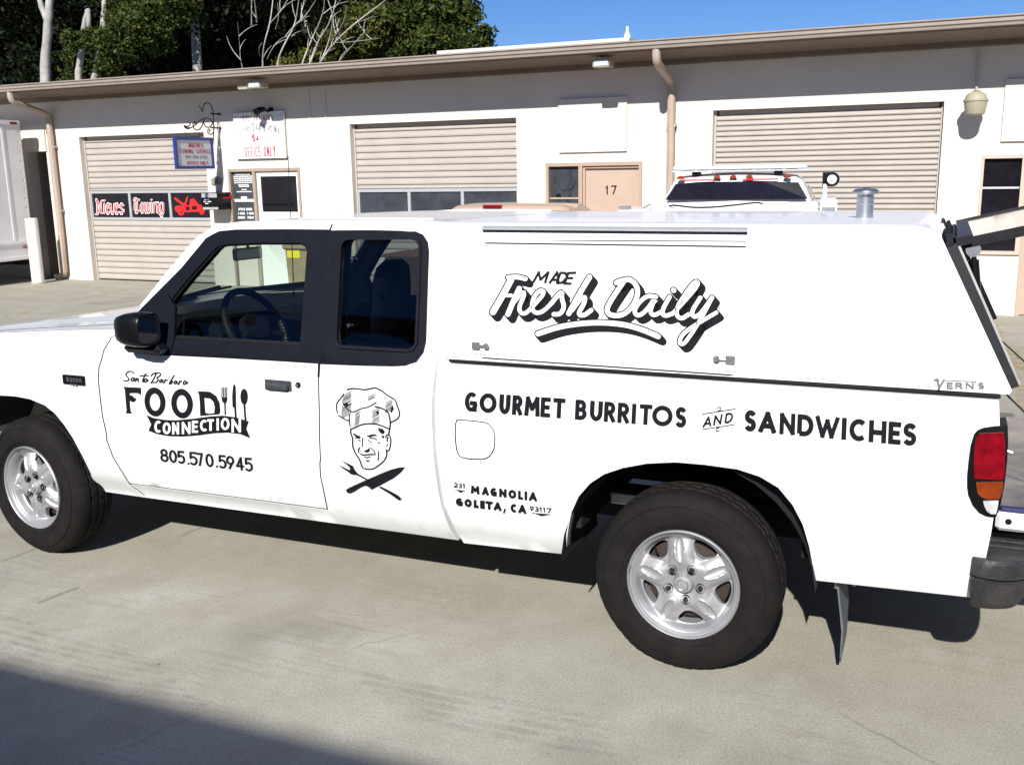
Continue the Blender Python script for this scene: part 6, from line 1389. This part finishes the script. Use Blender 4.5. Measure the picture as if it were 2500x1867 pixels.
# chef
A_ = Art(art_on(S), cD3)
for P, w_ in (([(348, 160), (400, 143), (490, 148), (570, 163), (640, 148), (690, 132), (740, 150), (800, 185), (850, 230), (920, 265), (960, 295), (980, 370), (1010, 440), (1005, 500), (960, 545), (900, 568)], 13), ([(300, 215), (270, 265), (215, 325), (210, 390), (225, 450)], 11), ([(238, 485), (290, 515), (350, 550), (375, 545)], 12), ([(378, 480), (370, 540), (385, 625)], 10),
          ([(300, 330), (320, 370), (370, 425), (420, 442), (470, 425), (520, 395), (620, 380), (708, 322)], 10), ([(700, 372), (760, 385), (830, 415), (870, 455), (885, 520), (892, 575), (885, 650), (870, 720)], 14), ([(392, 655), (450, 635), (520, 600), (620, 585), (720, 592), (800, 620), (870, 650)], 13),
          ([(392, 655), (390, 710), (418, 770), (413, 850), (430, 920), (470, 990), (510, 1050), (528, 1120), (560, 1155), (620, 1162), (680, 1158), (740, 1115), (800, 1070), (835, 1020), (848, 980), (842, 915)], 13), ([(835, 760), (835, 740), (865, 722), (890, 745), (900, 800), (890, 870), (880, 920), (855, 935)], 12),
          ([(864, 755), (850, 780), (853, 808)], 12), ([(860, 845), (845, 870)], 9), ([(445, 768), (465, 765)], 7), ([(487, 797), (512, 798)], 10), ([(630, 770), (680, 768), (722, 790)], 10), ([(610, 785), (630, 812), (660, 825)], 8), ([(737, 825), (755, 830)], 11), ([(545, 768), (535, 820), (542, 875)], 9), ([(505, 892), (485, 915), (495, 950)], 12),
          ([(640, 890), (688, 930), (700, 978)], 10), ([(520, 970), (550, 985), (620, 975), (680, 974)], 13), ([(568, 1008), (600, 1015), (635, 1006)], 10), ([(742, 935), (743, 1000), (735, 1048)], 10)): A_.line(P, w_*1.3)
for P in ([(415, 715), (435, 708), (480, 735), (515, 745), (510, 775), (470, 770), (440, 740)], [(590, 740), (660, 722), (700, 718), (732, 745), (690, 738), (640, 755), (600, 752)], [(555, 930), (600, 915), (625, 890), (635, 925), (605, 950), (570, 945)], [(572, 1045), (640, 1047), (605, 1070)], [(737, 640), (800, 655), (822, 690), (795, 722), (760, 700), (742, 670)],
          [(255, 1040), (330, 1075), (420, 1120), (440, 1165), (480, 1215), (605, 1285), (585, 1295), (470, 1235), (400, 1228), (350, 1190), (290, 1150), (232, 1097), (300, 1135), (370, 1170), (388, 1165), (375, 1135), (320, 1085)], [(1075, 1133), (1050, 1170), (1020, 1205), (930, 1275), (790, 1350), (655, 1420), (620, 1385), (575, 1368), (520, 1390), (440, 1440), (380, 1465), (345, 1455), (333, 1420), (360, 1400), (600, 1290), (800, 1205), (900, 1165), (1000, 1140)],
          [(770, 1378), (860, 1420), (990, 1490), (1030, 1530), (1020, 1552), (990, 1548), (880, 1470), (745, 1390)], [(310, 330), (345, 320), (365, 345), (345, 375), (318, 365)], [(915, 345), (935, 400), (905, 450), (890, 440)], [(710, 445), (735, 425), (745, 450), (725, 470)]): A_.poly(P)
A_.ell(797, 752, 18, 14)
def hatch(x0, x1, y0, y1, step, rise, w_=6.5):
    y = y0
    while y < y1: j = rng.uniform(-8, 8); A_.line([(x0+j, y+rise), (x1+j, y)], w_, it=0, caps=False); y += step
hatch(285, 395, 180, 330, 21, 62); hatch(275, 400, 330, 460, 21, 62); hatch(600, 690, 215, 270, 20, 40); hatch(830, 915, 285, 420, 20, 42); hatch(440, 505, 430, 590, 21, 36); hatch(662, 755, 385, 570, 21, 44)
A_.build('chef_drawing', vinyl, C0_)
# side lettering
A_ = Art(art_on(S), cD4)
tp = lambda x: 125+.0706*(x-340); bt_ = lambda x: 287+.0757*(x-340)
for ch, x0, x1 in zip('GOURMETBURRITOS', (288, 410, 574, 682, 785, 918, 1020, 1205, 1327, 1445, 1558, 1672, 1738, 1845, 2035), (390, 552, 666, 768, 912, 1000, 1122, 1302, 1433, 1540, 1655, 1714, 1845, 2015, 2132)):
    glyph(A_, ch, x0, x1, tp(x0), tp(x1), bt_(x0), bt_(x1), 35 if ch not in 'OUS' else 37, lean=.05)
    if ch == 'T' and x0 < 1100 or ch == 'S': A_.build('side_lettering', vinyl, B0); A_ = Art(art_on(S), cD4)
A_ = Art(art_on(S), cD5)
tp = lambda x: 343+.0808*(x-619); bt_ = lambda x: 520+.0883*(x-619)
for ch, x0, x1 in zip('SANDWICHES', (568, 688, 862, 1008, 1158, 1376, 1442, 1604, 1766, 1886), (670, 835, 992, 1145, 1358, 1420, 1588, 1750, 1872, 2003)): glyph(A_, ch, x0, x1, tp(x0), tp(x1), bt_(x0), bt_(x1), 41 if ch not in 'NW' else 37, lean=.04)
A_.build('side_lettering', vinyl, B0); A_ = Art(art_on(S), cD5)
tp = lambda x: 395-.18*(x-265); bt_ = lambda x: 482-.18*(x-265)
for ch, x0, x1 in zip('AND', (228, 315, 408), (302, 383, 475)): glyph(A_, ch, x0, x1, tp(x0), tp(x1), bt_(x0), bt_(x1), 16, lean=.18)
A_.line([(222, 375), (495, 332)], 6, it=0).line([(217, 503), (485, 463)], 6, it=0).line([(345, 330), (358, 316), (375, 322), (372, 342), (345, 352)], 7).line([(360, 490), (340, 492), (330, 510), (342, 522), (358, 512)], 7)
A_.build('side_lettering', vinyl, B0)
A_ = Art(art_on(S), cD4)
tp = lambda x: 900+.107*(x-338); bt_ = lambda x: 967+.122*(x-338)
for ch, x0, x1 in zip('MAGNOLIA', (338, 430, 500, 573, 650, 730, 782, 820), (410, 488, 553, 635, 715, 772, 808, 888)): glyph(A_, ch, x0, x1, tp(x0), tp(x1), bt_(x0), bt_(x1), 22)
A_.build('address_lettering', vinyl, B0); A_ = Art(art_on(S), cD4)
tp = lambda x: 1002+.107*(x-213); bt_ = lambda x: 1067+.118*(x-213)
for ch, x0, x1 in zip('GOLETACA', (213, 285, 362, 415, 460, 528, 668, 732), (270, 345, 402, 455, 520, 592, 722, 798)): glyph(A_, ch, x0, x1, tp(x0), tp(x1), bt_(x0), bt_(x1), 22)
A_.line([(622, 1098), (612, 1125)], 13, it=0)
A_.build('address_lettering', vinyl, B0); A_ = Art(art_on(S), cD4)
tp = lambda x: 876+.10*(x-195); bt_ = lambda x: 916+.12*(x-195)
for ch, x0, x1 in zip('231', (195, 235, 268), (230, 265, 294)): glyph(A_, ch, x0, x1, tp(x0), tp(x1), bt_(x0), bt_(x1), 9)
A_.line([(208, 937), (290, 945)], 4, it=0); A_.poly([(222, 941), (283, 947), (250, 961)])
A_.build('address_lettering', vinyl, B0); A_ = Art(art_on(S), cD4)
tp = lambda x: 1070+.11*(x-825); bt_ = lambda x: 1110+.12*(x-825)
for ch, x0, x1 in zip('93117', (828, 868, 905, 935, 966), (862, 904, 934, 962, 1008)): glyph(A_, ch, x0, x1, tp(x0), tp(x1), bt_(x0), bt_(x1), 9)
A_.line([(845, 1129), (1002, 1141)], 4, it=0); A_.poly([(868, 1133), (990, 1143), (925, 1154)])
A_.build('address_lettering', vinyl, B0)
# slogan on the canopy hatch
WS = [([(608, 500), (565, 580), (500, 692)], 40), ([(592, 484), (650, 480), (695, 492)], 30), ([(550, 590), (610, 592)], 24), ([(658, 550), (625, 620), (590, 705)], 34), ([(620, 640), (680, 565), (690, 590), (655, 660), (665, 700), (700, 700), (745, 650), (800, 590), (805, 565), (775, 562), (740, 610), (732, 670), (755, 700), (800, 690), (850, 640)], 27),
      ([(850, 640), (915, 560), (912, 610), (930, 660), (905, 705), (865, 705)], 29), ([(1080, 482), (1020, 580), (955, 700)], 34), ([(975, 680), (1030, 605), (1055, 600), (1048, 640), (1008, 705), (1045, 715), (1090, 680)], 29),
      ([(1240, 515), (1275, 502), (1320, 492), (1360, 525), (1372, 580), (1345, 650), (1285, 710), (1215, 715), (1180, 690), (1195, 640), (1290, 500)], 32), ([(1478, 600), (1425, 592), (1370, 640), (1345, 690), (1370, 718), (1420, 685), (1478, 600), (1440, 685), (1462, 715), (1510, 690)], 28),
      ([(1560, 600), (1510, 690), (1530, 718), (1580, 700)], 28), ([(1580, 700), (1690, 580), (1735, 520), (1715, 505), (1670, 560), (1605, 660), (1600, 710), (1630, 735), (1675, 705)], 28), ([(1745, 605), (1690, 690), (1705, 725), (1745, 705), (1815, 605)], 28), ([(1815, 605), (1750, 730), (1680, 840), (1640, 890), (1615, 872), (1640, 820), (1720, 765), (1840, 695)], 26),
      ([(1584, 560), (1586, 562)], 32), ([(770, 822), (900, 778), (1050, 757), (1180, 755), (1300, 768), (1400, 798), (1492, 838)], 34)]
A_ = Art(art_on(SH, .0090, .000004), c7)
for P, w_ in WS:
    for k in range(7): A_.line(P, w_+13, shift=(28*k/6, 32*k/6))
for P in ([(740, 515), (775, 453), (785, 497), (832, 453), (812, 518)], [(838, 520), (885, 453), (895, 520)], [(855, 498), (888, 498)], [(905, 455), (882, 520)], [(903, 455), (935, 457), (945, 482), (915, 515), (880, 519)], [(1000, 455), (952, 457), (930, 520), (972, 521)], [(944, 488), (982, 487)]): A_.line(P, 15, it=0, caps=False)
A_.build('slogan_lettering', vinyl, H0)
A_ = Art(art_on(SH, .0108), c7)
for P, w_ in WS: A_.line(P, w_-3)
A_.build('slogan_lettering', whitevinyl, H0)
A_ = Art(art_on(SH), c8)
A_.line([(1328, 1450), (1345, 1452), (1357, 1505), (1388, 1452)], 15, it=0).line([(1392, 1453), (1600, 1462), (1608, 1475)], 5, it=0)
for ch, x0, x1 in zip('ERNS', (1408, 1466, 1535, 1618), (1450, 1516, 1590, 1662)): glyph(A_, ch, x0, x1, 1466, 1468, 1510, 1513, 11)
A_.build('canopy_badge', mat('grey_badge_print', (.12, .12, .13), .5), H0)

# the body sits about one degree down on its far-side springs
for o in list(bpy.data.objects):
    if o.type != 'MESH': continue
    r_ = o
    while r_.parent: r_ = r_.parent
    if r_ is not tk or o.name.startswith(('wheel', 'axle')) or (o.parent and o.parent.name.startswith('wheel') and not o.parent.name.startswith('wheel_l')): continue
    me = o.data; co = np.empty(len(me.vertices)*3, dtype=np.float32); me.vertices.foreach_get('co', co); co = co.reshape(-1, 3)
    y = co[:, 1]+.88; z = co[:, 2]; co[:, 2] = z-.016*np.clip(y, 0, 2)*np.clip((z-.35)/.3, 0, 1); me.vertices.foreach_set('co', co.ravel()); me.update()
